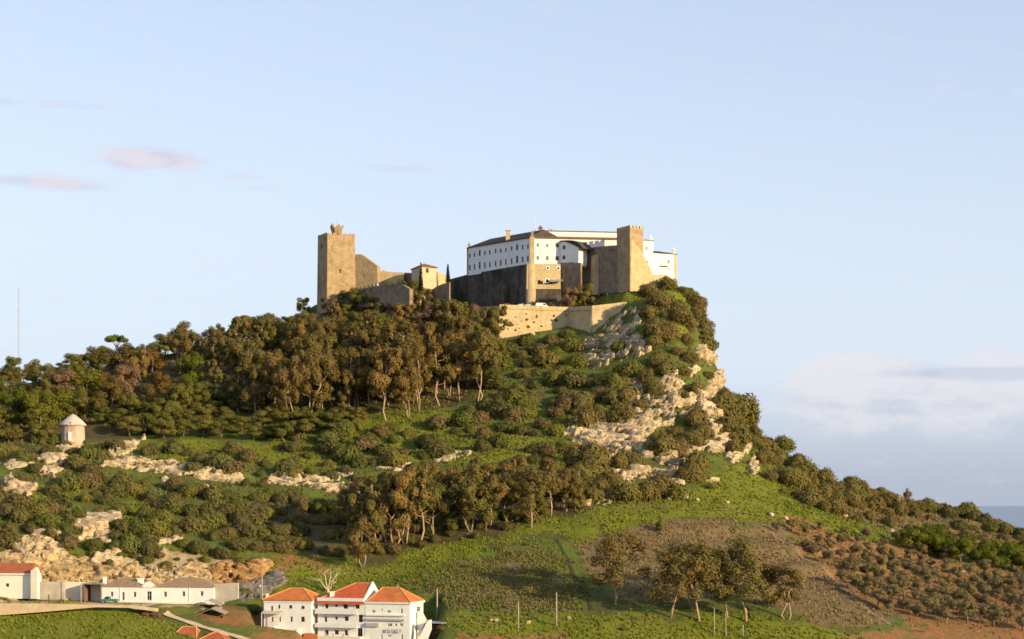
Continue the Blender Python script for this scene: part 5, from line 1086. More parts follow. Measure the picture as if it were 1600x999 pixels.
# tracks worn into the slopes
def track(name, pts, w, m='dirt', lift=.07): ribbon(name, [at1(*p)[:2] for p in pts], w, M[m], lift)
track('footpath', [(955, 797), (1010, 793), (1080, 797), (1165, 803), (1230, 812)], .8)
track('field_track', [(1192, 820), (1245, 862), (1300, 905), (1345, 945), (1392, 978)], 1.3)
track('field_ditch', [(868, 842), (888, 880), (905, 915), (925, 955)], .8, 'ditch', .06)
# ------------------------------------------------------------------ plants
def leafmat(name, cols, trans=.28):
    m = bpy.data.materials.new(name); m.use_nodes = True; nt = m.node_tree; n = nt.nodes; l = nt.links; n.clear()
    oi = n.new('ShaderNodeObjectInfo'); tc = n.new('ShaderNodeTexCoord')
    f = math_n(nt, 'ADD', math_n(nt, 'MULTIPLY', oi.outputs['Random'], .62), math_n(nt, 'MULTIPLY', noise(nt, .45, 4, .7, tc.outputs['Object']), .55))
    k = len(cols); c = ramp(nt, f, [(.12 + .72 * i / (k - 1), x) for i, x in enumerate(cols)])
    c = mixc(nt, ramp(nt, noise(nt, 2.2, 2, .6, tc.outputs['Object']), [(.35, (0, 0, 0)), (.7, (.6, .6, .6))]), c, mixc(nt, 1.0, c, (.5, .52, .5), 'MULTIPLY'))
    d = n.new('ShaderNodeBsdfDiffuse'); t = n.new('ShaderNodeBsdfTranslucent'); x = n.new('ShaderNodeMixShader'); o = n.new('ShaderNodeOutputMaterial')
    l.new(c, d.inputs[0]); l.new(c, t.inputs[0]); x.inputs[0].default_value = trans; l.new(d.outputs[0], x.inputs[1]); l.new(t.outputs[0], x.inputs[2]); l.new(x.outputs[0], o.inputs[0])
    return m
M['leaf_euc'] = leafmat('eucalyptus_leaves', [(0.115, 0.119, 0.037), (0.169, 0.156, 0.048), (0.216, 0.175, 0.057), (0.203, 0.144, 0.052), (0.311, 0.206, 0.067)])
M['leaf_warm'] = leafmat('russet_leaves', [(.17, .115, .036), (.22, .13, .042), (.15, .125, .04), (.25, .15, .05)])
M['leaf_dark'] = leafmat('dark_evergreen_leaves', [(0.122, 0.131, 0.036), (0.176, 0.178, 0.043), (0.235, 0.196, 0.053)])
M['leaf_bush'] = leafmat('scrub_leaves', [(.085, .10, .034), (.15, .125, .052), (.125, .135, .04), (.20, .145, .065), (.16, .165, .048)])
M['leaf_wild'] = leafmat('wild_olive_leaves', [(0.177, 0.147, 0.053), (0.233, 0.176, 0.063), (0.206, 0.180, 0.057)])
M['leaf_olive'] = leafmat('olive_leaves', [(0.184, 0.152, 0.078), (0.245, 0.190, 0.099), (0.210, 0.185, 0.084)])
M['leaf_pine'] = leafmat('pine_needles', [(0.104, 0.131, 0.023), (0.141, 0.162, 0.025), (0.180, 0.175, 0.030)])
M['leaf_brown'] = leafmat('bare_twigs', [(0.228, 0.140, 0.090), (0.298, 0.181, 0.112), (0.201, 0.140, 0.075)])
M['leaf_cyp'] = leafmat('cypress_leaves', [(.022, .028, .013), (.032, .038, .017)])
M['bark_pale'] = surface('pale_bark', [(.3, (0.265, 0.170, 0.108)), (.55, (0.390, 0.274, 0.182)), (.75, (0.468, 0.355, 0.259))], 1.4, .9, .3, .03, 5)
M['bark_dark'] = surface('dark_bark', [(.3, (.10, .075, .055)), (.7, (.20, .15, .11))], 1.4, .9, .4, .04, 5)
M['bark_dead'] = surface('bleached_bark', [(.3, (.46, .38, .26)), (.7, (.62, .54, .40))], 1.4, .9, .3, .03, 5)
def leaves(blobs, n, size, seed, m, droop=0.0, shell_=.72, up=.25, name='crown', elong=.55):
    rs = np.random.RandomState(seed); B = np.array([(*c, *r) for c, r in blobs], float)
    wt = (B[:, 3] * B[:, 4] + B[:, 4] * B[:, 5] + B[:, 3] * B[:, 5]); k = rs.choice(len(B), n, p=wt / wt.sum())
    d = rs.randn(n, 3); d /= np.linalg.norm(d, axis=1)[:, None]; r = shell_ + (1.08 - shell_) * rs.rand(n) ** .7
    r *= 1 + .16 * np.sin(d[:, 0] * 7 + k) * np.sin(d[:, 2] * 6 + k * 1.7)
    P_ = B[k, :3] + d * B[k, 3:] * r[:, None]
    cen = B[:, :3].mean(0); og = P_ - cen; og /= np.linalg.norm(og, axis=1)[:, None] + 1e-6
    nr = d * .8 + og * .35 + rs.randn(n, 3) * .24; nr[:, 2] += up; nr /= np.linalg.norm(nr, axis=1)[:, None]
    t = np.cross(nr, rs.randn(n, 3)); t /= np.linalg.norm(t, axis=1)[:, None]
    if droop: t[:, 2] -= droop; t -= nr * (t * nr).sum(1)[:, None]; t /= np.linalg.norm(t, axis=1)[:, None]
    b = np.cross(nr, t); s = size * rs.uniform(.55, 1.35, n)[:, None]
    V_ = np.stack([P_ - t * s, P_ + b * s * elong, P_ + t * s, P_ - b * s * elong], 1).reshape(-1, 3)
    V_[:, 2] = np.maximum(V_[:, 2], -.3)
    return raw_mesh(name, V_, np.arange(4 * n).reshape(n, 4), m)
def limb(q, p0, p1, r0, r1, rs, k=4, wob=.06):
    p0 = np.array(p0, float); p1 = np.array(p1, float); L = np.linalg.norm(p1 - p0)
    pts = [p0 + (p1 - p0) * t + (rs.randn(3) * wob * L if 0 < t < 1 else 0) for t in np.linspace(0, 1, k)]
    q.tube(pts, list(np.linspace(r0, r1, k)), 6); return pts
def proto(name, trunk_me, crown_me): return (name, trunk_me, crown_me)
def euc(seed, h=16.0, spread=4.2, stems=1, nb=15, low=.42, nl=8000):
    nb = int(nb * 1.6); low = low * .72
    rs = np.random.RandomState(seed); q = MB(); blobs = []
    for s in range(stems):
        a = rs.rand() * 6.3; ln = rs.uniform(.05, .16) * h * (1.3 if stems > 1 else 1)
        top = np.array((math.cos(a) * ln, math.sin(a) * ln, h * rs.uniform(.72, .88))); r0 = .21 / math.sqrt(stems) + .05
        mp = limb(q, (math.cos(a) * .25 * (stems > 1), math.sin(a) * .25 * (stems > 1), -.6), top, r0, .08, rs, 6, .035)
        for k in range(nb // stems):
            t = rs.uniform(low, .96); i = min(int(t * 5), 4); base = mp[i] + (mp[i + 1] - mp[i]) * (t * 5 - i)
            aa = rs.rand() * 6.3; rr = spread * rs.uniform(.35, 1.0) * (1 - .55 * max(0, t - .55)); e = base + np.array((math.cos(aa) * rr, math.sin(aa) * rr, rs.uniform(.10, .22) * h * (1 - t * .5)))
            e[2] = min(e[2], h * .97)
            limb(q, base, e, .075, .025, rs, 4, .08); R_ = rs.uniform(.8, 1.6) * spread / 4.2
            blobs.append((e, (R_ * .95, R_ * .95, R_ * 1.05)))
            if rs.rand() < .7: blobs.append((e + rs.randn(3) * R_ * .75 + (0, 0, .3 * R_), (R_ * .62, R_ * .62, R_ * .75)))
        blobs.append((top + (0, 0, h * .06), (1.4, 1.4, 1.1)))
    return proto('eucalyptus_tree', q.mesh('trunk', M['bark_pale'], True), leaves(blobs, nl, .27, seed, M['leaf_euc'], .9, .45, .2))
def broad(seed, h=10.0, w=4.2, m='leaf_dark', nm='evergreen_tree', nb=20):
    rs = np.random.RandomState(seed); q = MB(); blobs = []
    limb(q, (0, 0, -.5), (rs.randn() * .3, rs.randn() * .3, h * .55), .28, .12, rs, 4, .03)
    for k in range(nb):
        a = rs.rand() * 6.3; t = rs.uniform(.28, .92); rr = w * math.sqrt(max(.05, 1 - ((t - .5) / .52) ** 2)) * rs.uniform(.35, .85); e = np.array((math.cos(a) * rr, math.sin(a) * rr, h * t)); R_ = rs.uniform(.9, 1.7)
        blobs.append((e, (R_, R_, R_ * .85)))
        if k < 6: limb(q, (0, 0, h * rs.uniform(.2, .5)), e, .10, .03, rs, 3, .05)
    return proto(nm, q.mesh('trunk', M['bark_dark'], True), leaves(blobs, 6000, .24, seed, M[m], .1, .55, .3))
def umbrella(seed, h=9.0, w=4.0, m='leaf_pine', nm='pine_tree'):
    rs = np.random.RandomState(seed); q = MB(); blobs = []
    mp = limb(q, (0, 0, -.5), (rs.randn() * .6, rs.randn() * .6, h * .72), .26, .14, rs, 5, .03)
    for k in range(16):
        a = rs.rand() * 6.3; rr = w * math.sqrt(rs.rand()) * .85; e = np.array((math.cos(a) * rr, math.sin(a) * rr, h * (.80 + .12 * (1 - (rr / w) ** 2)) + rs.randn() * .25)); R_ = rs.uniform(.9, 1.5)
        blobs.append((e, (R_ * 1.1, R_ * 1.1, R_ * .6)))
        if k < 8: limb(q, mp[3], e - (0, 0, .3), .09, .03, rs, 3, .06)
    return proto(nm, q.mesh('trunk', M['bark_dark'], True), leaves(blobs, 2600, .30, seed, M[m], 0, .55, .5))
def dome(seed, m, nb=13, n=3000, size=.08, flat_=.8, nm='bush'):
    rs = np.random.RandomState(seed); blobs = [((0, 0, .25), (.72, .72, .5 * flat_ + .1))]
    for k in range(nb):
        a = rs.rand() * 6.3; t = rs.rand() ** .6; e = np.array((math.cos(a) * t * .62, math.sin(a) * t * .62, (.18 + .6 * (1 - t * t * .8) * rs.uniform(.6, 1)) * flat_)); R_ = rs.uniform(.24, .42)
        blobs.append((e, (R_, R_, R_ * .85)))
    return leaves(blobs, n, size, seed, M[m], .1, .65, .3, nm)
def olive(seed):
    rs = np.random.RandomState(seed); q = MB(); blobs = []
    mp = limb(q, (0, 0, -.3), (rs.randn() * .2, rs.randn() * .2, 1.5), .2, .12, rs, 3, .05)
    for k in range(9):
        a = rs.rand() * 6.3; rr = 1.25 * math.sqrt(rs.rand()); e = np.array((math.cos(a) * rr, math.sin(a) * rr, rs.uniform(1.4, 3.3))); R_ = rs.uniform(.55, .95); blobs.append((e, (R_, R_, R_ * .85)))
        if k < 5: limb(q, mp[-1], e, .07, .03, rs, 3, .05)
    return proto('olive_tree', q.mesh('trunk', M['bark_dark'], True), leaves(blobs, 1900, .16, seed, M['leaf_olive'], .1, .45, .25))
EUC = [euc(11, 16, 4.2, 1), euc(12, 16, 4.6, 2, 16), euc(13, 16, 3.6, 1, 13, .5), euc(14, 16, 4.4, 3, 18, .4), euc(15, 16, 3.9, 2, 15, .5), euc(16, 16, 3.2, 1, 12, .38)]
BRD = [broad(21), broad(22, 10, 3.8), broad(23, 10, 4.6), broad(24, 10, 3.4)]
MIX = [broad(95, 10, 4.2, 'leaf_brown', 'bare_tree'), broad(96, 10, 3.8, 'leaf_pine', 'evergreen_tree'), broad(97, 10, 4.4, 'leaf_bush', 'evergreen_tree'), broad(98, 10, 4.0, 'leaf_wild', 'evergreen_tree')]
WRM = [broad(101, 11, 4.4, 'leaf_warm', 'russet_tree', 24), broad(102, 11, 4.0, 'leaf_warm', 'russet_tree', 22)]
LOW = [euc(17, 16, 4.6, 2, 20, .3), euc(18, 16, 5.0, 1, 22, .28), euc(19, 16, 4.4, 3, 21, .3)]
AIRY = [euc(111, 16, 4.6, 2, 13, .45, 4200), euc(112, 16, 5.2, 1, 14, .42, 4400), euc(113, 16, 4.4, 3, 14, .45, 4200), euc(114, 16, 4.0, 1, 12, .5, 3800)]
PIN = [broad(91, 8, 4.2, 'leaf_pine', 'pine_tree', 22), broad(92, 8, 4.6, 'leaf_pine', 'pine_tree', 22)]
UMB = [umbrella(31), umbrella(32, 9, 4.6), umbrella(33, 9, 3.6)]
BSH = [dome(41 + i, 'leaf_bush') for i in range(6)]; WLD = [dome(51 + i, 'leaf_wild', 16, 3600, .066, 1.05, 'wild_olive') for i in range(5)]; DRY = [dome(61 + i, 'leaf_brown', 10, 1800, .055, .8, 'bare_shrub') for i in range(2)]
DGB = [dome(71 + i, 'leaf_dark', 13, 3000, .08, .9, 'bush') for i in range(3)]
OLV = [olive(81 + i) for i in range(4)]
rnd = random.Random(5)
placed = []                      # (object, px, py, kind key)
def plant_tree(pr, px, py, hgt, base_h, wid=1.0, sink=.0, pos=None):
    p_ = at1(px, py) if pos is None else np.array(pos, float); nm, tm, cm = pr; s = hgt / base_h
    t = bpy.data.objects.new(nm, None); col.objects.link(t); t.location = (p_[0], p_[1], p_[2] - sink); t.rotation_euler = (0, 0, rnd.uniform(0, 6.28)); t.scale = (s * wid, s * wid, s)
    for k, me in (('trunk', tm), ('crown', cm)):
        o = bpy.data.objects.new(k, me); col.objects.link(o); o.parent = t
    return t
def plant_bush(me, px, py, r, nm, flat_=1.0, Y=None):
    p_ = at1(px, py) if Y is None else np.array((*G(px, Y), float(hz(*G(px, Y))))); o = bpy.data.objects.new(nm, me); col.objects.link(o)
    o.location = (p_[0], p_[1], p_[2] - .12 * r); o.rotation_euler = (0, 0, rnd.uniform(0, 6.28)); o.scale = (r * rnd.uniform(.9, 1.15), r * rnd.uniform(.9, 1.15), r * flat_ * 1.22); return o
_yy, _xx = np.meshgrid(np.arange(430, 1000, 2.0), np.arange(-80, 1680, 2.0), indexing='ij'); _rk = np.zeros(_xx.shape, bool)
for r_ in ROCKS:
    r_ = np.array(r_); s_ = (_xx > r_[:, 0].min() - 6) & (_xx < r_[:, 0].max() + 6) & (_yy > r_[:, 1].min() - 6) & (_yy < r_[:, 1].max() + 6)
    _rk[s_] |= polydist(_xx[s_], _yy[s_], [tuple(t) for t in r_]) > 1.5
def on_rock(x, y): return bool(_rk[min(max(int((y - 430) / 2), 0), _rk.shape[0] - 1), min(max(int((x + 80) / 2), 0), _rk.shape[1] - 1)])
def scatter(poly, sp, seed, tries=6000, avoid=True, dens=None):
    rg = random.Random(seed); pl = np.array(poly, float); x0, y0 = pl.min(0); x1, y1 = pl.max(0); out = []; cell = {}
    for _ in range(tries):
        x, y = rg.uniform(x0, x1), rg.uniform(y0, y1)
        if not pin(x, y, poly): continue
        if dens and rg.random() > dens(x, y): continue
        kx, ky = int(x // sp), int(y // sp)
        if any((x - a) ** 2 + ((y - b) * 1.25) ** 2 < sp * sp for i in (-1, 0, 1) for j in (-2, -1, 0, 1, 2) for a, b in cell.get((kx + i, ky + j), ())): continue
        if avoid and (on_rock(x, y - 4) or on_rock(x, y - 13) or on_rock(x, y - 22) or (on_rock(x - 9, y - 8) and on_rock(x + 9, y - 8))): continue
        cell.setdefault((kx, ky), []).append((x, y)); out.append((x, y))
    return out
WOOD = [(-20, 612), (60, 604), (140, 590), (250, 570), (340, 548), (480, 512), (560, 495), (640, 492), (715, 512), (765, 540), (782, 570), (765, 610), (700, 640), (640, 655), (560, 650), (480, 662), (420, 645), (330, 655), (250, 668), (175, 665), (150, 672), (85, 672), (60, 690), (-20, 700)]
def warm(x): return x < 330
for i, (x, y) in enumerate(scatter(WOOD, 26, 1, 6000)):
    r = rnd.random(); low_edge = y > 622 and x > 400
    hf = .62 if x < 130 else 1.0
    if x < 260 and r < .5: o = plant_tree(rnd.choice(WRM), x, y, rnd.uniform(8, 12) * hf, 11, rnd.uniform(1.0, 1.35)); placed.append((o, x, y, 'warm_wood'))
    elif r < (.78 if low_edge else .55): o = plant_tree(rnd.choice(EUC), x, y, (rnd.uniform(15, 21) if x > 380 else rnd.uniform(12, 18) * hf) * (.55 if y < float(np.interp(x, [0, 200, 300, 400, 500], [630, 595, 575, 550, 530])) else 1), 16, rnd.uniform(.95, 1.2)); placed.append((o, x, y, 'euc_wood'))
    else: o = plant_tree(rnd.choice(BRD + MIX), x, y, rnd.uniform(8, 13) * (.7 if y < float(np.interp(x, [0, 200, 300, 400, 500, 700], [630, 595, 575, 550, 530, 540])) else 1), 10, rnd.uniform(1.0, 1.3)); placed.append((o, x, y, 'evg_wood'))
# trees with visible pale trunks along the lower edge of the wood
for x, y, h_, k in ((482, 662, 21, 3), (460, 668, 19, 1), (552, 648, 19, 0), (604, 658, 22, 2), (632, 630, 24, 0), (655, 646, 21, 1), (683, 616, 22, 4), (702, 620, 19, 2), (745, 632, 22, 3), (575, 640, 18, 5), (400, 660, 17, 0), (425, 650, 19, 2), (520, 640, 21, 4), (760, 608, 17, 1), (720, 596, 20, 0), (618, 612, 22, 4)):
    placed.append((plant_tree((EUC + AIRY)[(k * 3 + int(x)) % 10], x, y, h_ * 1.15, 16, .86), x, y, 'euc_edge'))
# low evergreens closing the wood's left edge and its skyline
for x, y in scatter([(-15, 668), (60, 655), (165, 640), (330, 635), (430, 640), (480, 660), (560, 655), (555, 672), (470, 695), (400, 690), (330, 686), (240, 690), (165, 682), (145, 668), (90, 668), (70, 694), (-15, 702)], 21, 21, 1500): placed.append((plant_tree(rnd.choice(BRD), x, y, rnd.uniform(4.5, 7), 10, rnd.uniform(1.5, 1.9)), x, y, 'evg_low'))
for x in range(-10, 490, 21):
    y = float(np.interp(x, [-10, 0, 100, 200, 300, 400, 500], [598, 597, 588, 563, 546, 524, 502])) + rnd.uniform(2, 9); placed.append((plant_tree(rnd.choice(BRD), x + rnd.uniform(-5, 5), y, rnd.uniform(5.5, 8.5), 10, rnd.uniform(1.25, 1.6)), x, y, 'evg_sky'))
for x, y, h_ in ((515, 490, 7), (540, 490, 8), (565, 490, 9.5), (590, 489, 9.5), (614, 488, 11), (655, 490, 9.5), (676, 492, 9), (702, 500, 8), (722, 503, 7)): placed.append((plant_tree(rnd.choice(BRD + MIX[2:]), x, y, h_, 10, 1.2), x, y, 'evg_sky'))
# skyline trees
for x, y, h_, pr, bh, lab in ((183, 556, 9.5, UMB[0], 9, 'flat-topped umbrella pine standing clear on the left skyline'), (262, 540, 8, BRD[3], 10, 'bushy tree on the skyline right of the flat-topped umbrella pine'), (22, 596, 10, BRD[1], 10, 'rounded tree on the skyline in front of the radio mast'), (345, 532, 6.5, BRD[3], 10, 'small pointed tree on the skyline midway to the keep'), (420, 508, 6.5, BRD[1], 10, 'dark tree on the skyline left of the keep'), (474, 492, 6.5, BRD[0], 10, 'dark tree touching the foot of the keep'), (636, 488, 11.5, BRD[0], 10, 'tall green tree below the small castle house'), (690, 500, 7, BRD[2], 10, 'bright green rounded tree below the dark rampart')):
    tag(plant_tree(pr, x, y, h_, bh), lab, 'tree')
# eucalyptus clump in the middle
mid_t = [(568, 886, 12, 1, 'lowest eucalyptus of the middle clump, with split white trunk base'), (655, 852, 22, 2, 'tallest eucalyptus of the middle clump, with a long bare pinkish trunk'), (590, 868, 14, 0, ''), (616, 856, 18, 4, ''), (634, 850, 19, 0, ''), (602, 846, 17, 3, ''), (680, 840, 15, 1, ''), (705, 836, 16, 3, ''), (735, 830, 17, 0, ''), (560, 850, 13, 5, ''), (765, 824, 16, 4, ''), (795, 818, 15, 2, 'eucalyptus with leaning pale trunk near the right end of the middle clump'), (830, 826, 14, 1, ''), (860, 808, 15, 3, ''), (640, 830, 17, 5, ''), (575, 830, 14, 2, ''), (690, 815, 15, 4, ''), (745, 800, 14, 2, ''), (820, 795, 14, 5, ''), (885, 800, 11, 0, ''), (545, 830, 11, 4, ''), (910, 788, 10, 1, '')]
for x, y, h_, k, lab in mid_t:
    o = plant_tree(EUC[k] if k in (2, 5) or h_ > 20 else (EUC + LOW)[(k * 5 + int(x)) % 9], x, y, h_ * (1.06 if h_ < 20 else 1), 16, 1.1 if h_ < 20 else .85)
    if lab: tag(o, lab, 'tree', 'eucalyptus trees of the middle clump')
    else: placed.append((o, x, y, 'euc_mid'))
for x, y, h_, k in ((610, 840, 8, 0), (700, 838, 7, 1), (760, 832, 7, 2), (840, 815, 8, 3), (800, 800, 9, 0), (870, 790, 8, 1), (650, 820, 8, 2), (560, 820, 7, 3), (900, 800, 7, 0), (720, 815, 8, 3)): placed.append((plant_tree(BRD[k], x, y, h_, 10), x, y, 'evg_mid'))
# row of eucalyptus by the bottom right
for x, y, h_, k, w, lab in ((961, 946, 15.5, 4, 1.45, 'leftmost eucalyptus of the lower right row, casting a long shadow left'), (1048, 966, 13, 5, 1.35, 'small eucalyptus with three short trunks, second in the lower right row'), (1081, 954, 14.5, 1, 1.05, 'eucalyptus set a little behind the others in the lower right row'), (1093, 972, 17, 0, 1.25, 'golden-leaved eucalyptus with straight white trunk in the lower right row'), (1137, 966, 15, 4, 1.0, 'eucalyptus with thin trunk beside the tallest in the lower right row'), (1166, 973, 18, 3, 1.25, 'tallest white-trunked eucalyptus of the lower right row'), (1230, 970, 12.5, 2, 1.5, 'rightmost low eucalyptus of the lower right row, with open branches'), (1203, 950, 10, 0, 1.0, 'eucalyptus between the tallest and the rightmost of the lower right row')):
    tag(plant_tree(AIRY[(k + int(x)) % 4], x, y, h_ * 1.05, 16, w * .98), lab, 'tree', 'eucalyptus trees of the lower right row')
tag(plant_tree(BRD[3], 1031, 834, 3.6, 10, .9), 'lone small dark tree on the dry slope above the lower right row', 'tree')
# pines on the right
for i, (x, y) in enumerate(((1425, 862), (1450, 868), (1474, 872), (1500, 880), (1526, 882), (1552, 888), (1580, 892), (1606, 898), (1440, 850), (1470, 856), (1510, 866), (1545, 874), (1575, 880), (1600, 884))):
    placed.append((plant_tree(PIN[i % 2], x, y, rnd.uniform(5.5, 7.5), 8, 1.25), x, y, 'pine'))
# olive grove in rows
GROVE = [(1190, 818), (1310, 830), (1420, 850), (1500, 885), (1620, 912), (1640, 990), (1560, 985), (1400, 968), (1330, 925), (1260, 866)]
rows = []
e0, e1 = np.array((22.0, 13.2)), np.array((21.0, -6.6)); o0 = np.array((1195.0, 822.0))
for i in range(-4, 32):
    for j in range(-14, 20):
        p_ = o0 + e0 * i * .9 + e1 * j + np.array((rnd.gauss(0, 3), rnd.gauss(0, 1.6)))
        if pin(p_[0], p_[1], GROVE) and p_[0] < 1612 and not any(abs(p_[0] - x) < 16 and -6 < y - p_[1] < 14 for x, y in ((1503, 893),)):
            s = .85 + .55 * (p_[1] - 820) / 160
            placed.append((plant_tree(rnd.choice(OLV), p_[0], p_[1], 3.1 * s * rnd.uniform(.8, 1.2), 3.7, rnd.uniform(1.0, 1.3)), p_[0], p_[1], ('olive', i)))
# bushes
LEFTT = [(-15, 700), (60, 690), (230, 705), (420, 700), (470, 760), (440, 870), (330, 872), (230, 868), (100, 858), (-15, 852)]
DARKP = [(425, 765), (500, 770), (560, 785), (570, 830), (545, 868), (440, 872), (400, 850)]
MIDS = [(420, 672), (560, 668), (700, 655), (780, 630), (900, 620), (905, 660), (900, 690), (935, 720), (960, 770), (860, 790), (560, 800), (470, 765)]
UNDERB = [(770, 540), (830, 535), (900, 520), (903, 575), (1000, 580), (985, 600), (900, 640), (770, 630)]
CLIFF = [(1003, 470), (1030, 452), (1062, 452), (1095, 488), (1112, 550), (1122, 600), (1165, 655), (1195, 690), (1190, 738), (1150, 715), (1100, 715), (1070, 785), (970, 795), (900, 790), (905, 700), (900, 640), (1000, 585), (1015, 540)]
RIDGE = [(1190, 695), (1300, 762), (1400, 792), (1500, 812), (1605, 845), (1605, 880), (1500, 862), (1420, 838), (1330, 815), (1260, 792), (1190, 745)]
def thick(x, y): return float(fbm(x / 75.0, y / 34.0, 55, 3))
def gdens(x, y):
    g = any(pin(x, y, p_) for p_ in green_p)
    t = thick(x, y); return (.06 if t < .03 else .5) if g else (.1 if t < -.01 else 1.0)
for x, y in scatter(LEFTT, 20, 11, 5000, True, gdens):
    placed.append((plant_bush(rnd.choice(BSH + DGB[:1]), x, y, rnd.uniform(1.6, 4.6) if y < 760 else rnd.uniform(2.2, 5.0), 'bush', rnd.uniform(.8, 1.1)), x, y, 'bush_left'))
for x, y in scatter(MIDS, 20, 12, 5000, True, gdens):
    placed.append((plant_bush(rnd.choice(BSH + DGB), x, y, rnd.uniform(1.8, 5.4), 'bush', rnd.uniform(.75, 1.1)), x, y, 'bush_mid'))
for x, y in scatter(DARKP, 24, 16, 1500): placed.append((plant_bush(rnd.choice(BSH + DGB), x, y, rnd.uniform(2.4, 4.2), 'bush', .9), x, y, 'bush_dark'))
for x, y in scatter([(545, 838), (720, 822), (880, 790), (900, 800), (800, 828), (740, 846), (640, 858), (578, 882)], 19, 17, 1500): placed.append((plant_bush(rnd.choice(BSH + DGB), x, y, rnd.uniform(1.4, 3.0), 'bush', .95), x, y, 'bush_clump'))
for x, y in scatter(UNDERB, 20, 13, 2500, True, gdens):
    placed.append((plant_bush(rnd.choice(BSH + DGB), x, y, rnd.uniform(2.6, 6.0), 'bush', rnd.uniform(.75, 1.0)), x, y, 'bush_under'))
def cdens(x, y): return .25 if any(pin(x, y, p_) for p_ in green_p) else 1.0
for x, y in scatter(CLIFF, 21, 14, 4000, True, cdens):
    placed.append((plant_bush(rnd.choice(WLD), x, y, rnd.uniform(2.2, 6.0), 'wild_olive', rnd.uniform(.85, 1.15)), x, y, 'wild_cliff'))
for x, y in scatter(RIDGE, 18, 15, 3500, True):
    if x < 1420: placed.append((plant_bush(rnd.choice(WLD), x, y, rnd.uniform(2.2, 5.6), 'wild_olive', rnd.uniform(.85, 1.1)), x, y, 'wild_ridge'))
    else: placed.append((plant_bush(rnd.choice(BSH), x, y, rnd.uniform(1.6, 3.8), 'bush', .8), x, y, 'bush_ridge'))
for x in range(1285, 1612, 15):
    y = float(np.interp(x, [1200, 1300, 1400, 1500, 1600], [690, 752, 782, 802, 834])) + rnd.uniform(2, 12); placed.append((plant_bush(rnd.choice(WLD if x < 1430 else BSH), x, y, rnd.uniform(2.2, 4.6), 'wild_olive' if x < 1430 else 'bush', rnd.uniform(.8, 1.05)), x, y, 'wild_ridge' if x < 1430 else 'bush_ridge'))
for x, y, r, lab in ((1160, 652, 7.5, 'largest rounded wild olive bulging on the right skyline below the cliff'), (957, 612, 6.5, 'large dark domed bush in the middle of the slope below the under-bastion crag'), (1075, 462, 4.6, 'bush crowning the cliff edge right of the golden castle wall'), (1098, 505, 4.8, 'wild olive on the upper cliff skyline'), (1030, 480, 5.5, 'big rounded wild olive just right of the bastion corner'), (1025, 530, 6.0, 'tall wild olive clump below the bastion corner, right of the crag'), (968, 548, 3.4, 'dark bush in the hollow of the under-bastion crag'), (1060, 778, 4.5, 'dark bush at the meadow top under the arched rock'), (1345, 785, 4.5, 'large bush on the right ridge skyline'), (1510, 806, 5.0, 'rounded dark bush near the right end of the ridge'), (1222, 690, 4.5, 'bush on the right skyline just below the largest wild olive'), (905, 440 + 24, 0, '')):
    if r: tag(plant_bush(rnd.choice(WLD if 'olive' in lab else DGB), x, y, r, 'wild_olive' if 'olive' in lab else 'bush', .95), lab, 'bush')
for x, y, h_, lab in ((1418, 786, 5.0, 'windswept little tree sticking up from the right ridge'), (1478, 799, 3.0, 'tiny upright tree left of the rounded dark bush on the right ridge')):
    tag(plant_tree(OLV[1], x, y, h_, 3.7, .55), lab, 'tree')
# bare and mixed shrubs round the rampart and bastion terrace
for x, y, r, k, lab in ((740, 488, 3.4, 0, 'purplish bare shrub at the foot of the dark rampart, left one'), (765, 492, 3.2, 1, 'purplish bare shrub between the rampart and the bastion corner'), (716, 482, 3.0, 1, 'brown bare shrub under the left part of the dark rampart'), (838, -634, 4.0, 0, 'brown shrub below the golden pier of the rampart'), (858, -633, 4.4, 1, 'brown shrub under the arched doorways'), (879, -632, 4.6, 0, 'brown shrub below the awning'), (936, -629, 2.6, 1, 'reddish shrub beside the castle road')):
    tag(plant_bush(DRY[k], x, y, r, 'bare_shrub', .9, -y if y < 0 else None), lab, 'shrub')
for x, y, h_, k, lab in ((914, -631, 9.5, 0, 'round green tree in front of the curtain wall buttress'), (893, -629, 8.0, 1, 'brownish tree left of the round green tree before the curtain wall')): tag(plant_tree(MIX[0] if k else BRD[0], x, y, h_, 10, .95, 0, (*G(x, -y), float(hz(*G(x, -y))))), lab, 'tree')
# cypresses
def cypress(px, py0, py1, Y, w, lab):
    h_ = (py1 - py0) * Y / F; rs = np.random.RandomState(int(px)); bl_ = [((0, 0, h_ * t), (w * (1 - t) ** .7 + .12, w * (1 - t) ** .7 + .12, h_ * .07)) for t in np.linspace(.06, .95, 14)]
    t = thing('cypress', lab, 'tree', (*G(px, Y), zp(py1, Y))); link('crown', leaves(bl_, 1600, .2, int(px), M['leaf_cyp'], .8, .4), t); q = MB(); q.tube([(0, 0, -1), (0, 0, h_ * .5)], [.16, .1], 6); link('trunk', q.mesh('trunk', M['bark_dark'], True), t)
cypress(657.5, 410, 455, 634, .95, 'dark slim cypress in front of the small castle house')
cypress(700, 412, 442, 645, .85, 'isolated pointed cypress on the skyline between small castle house and white building')
cypress(661, 465, 487, 625, .8, 'short dark cypress among the wood below the small castle house')
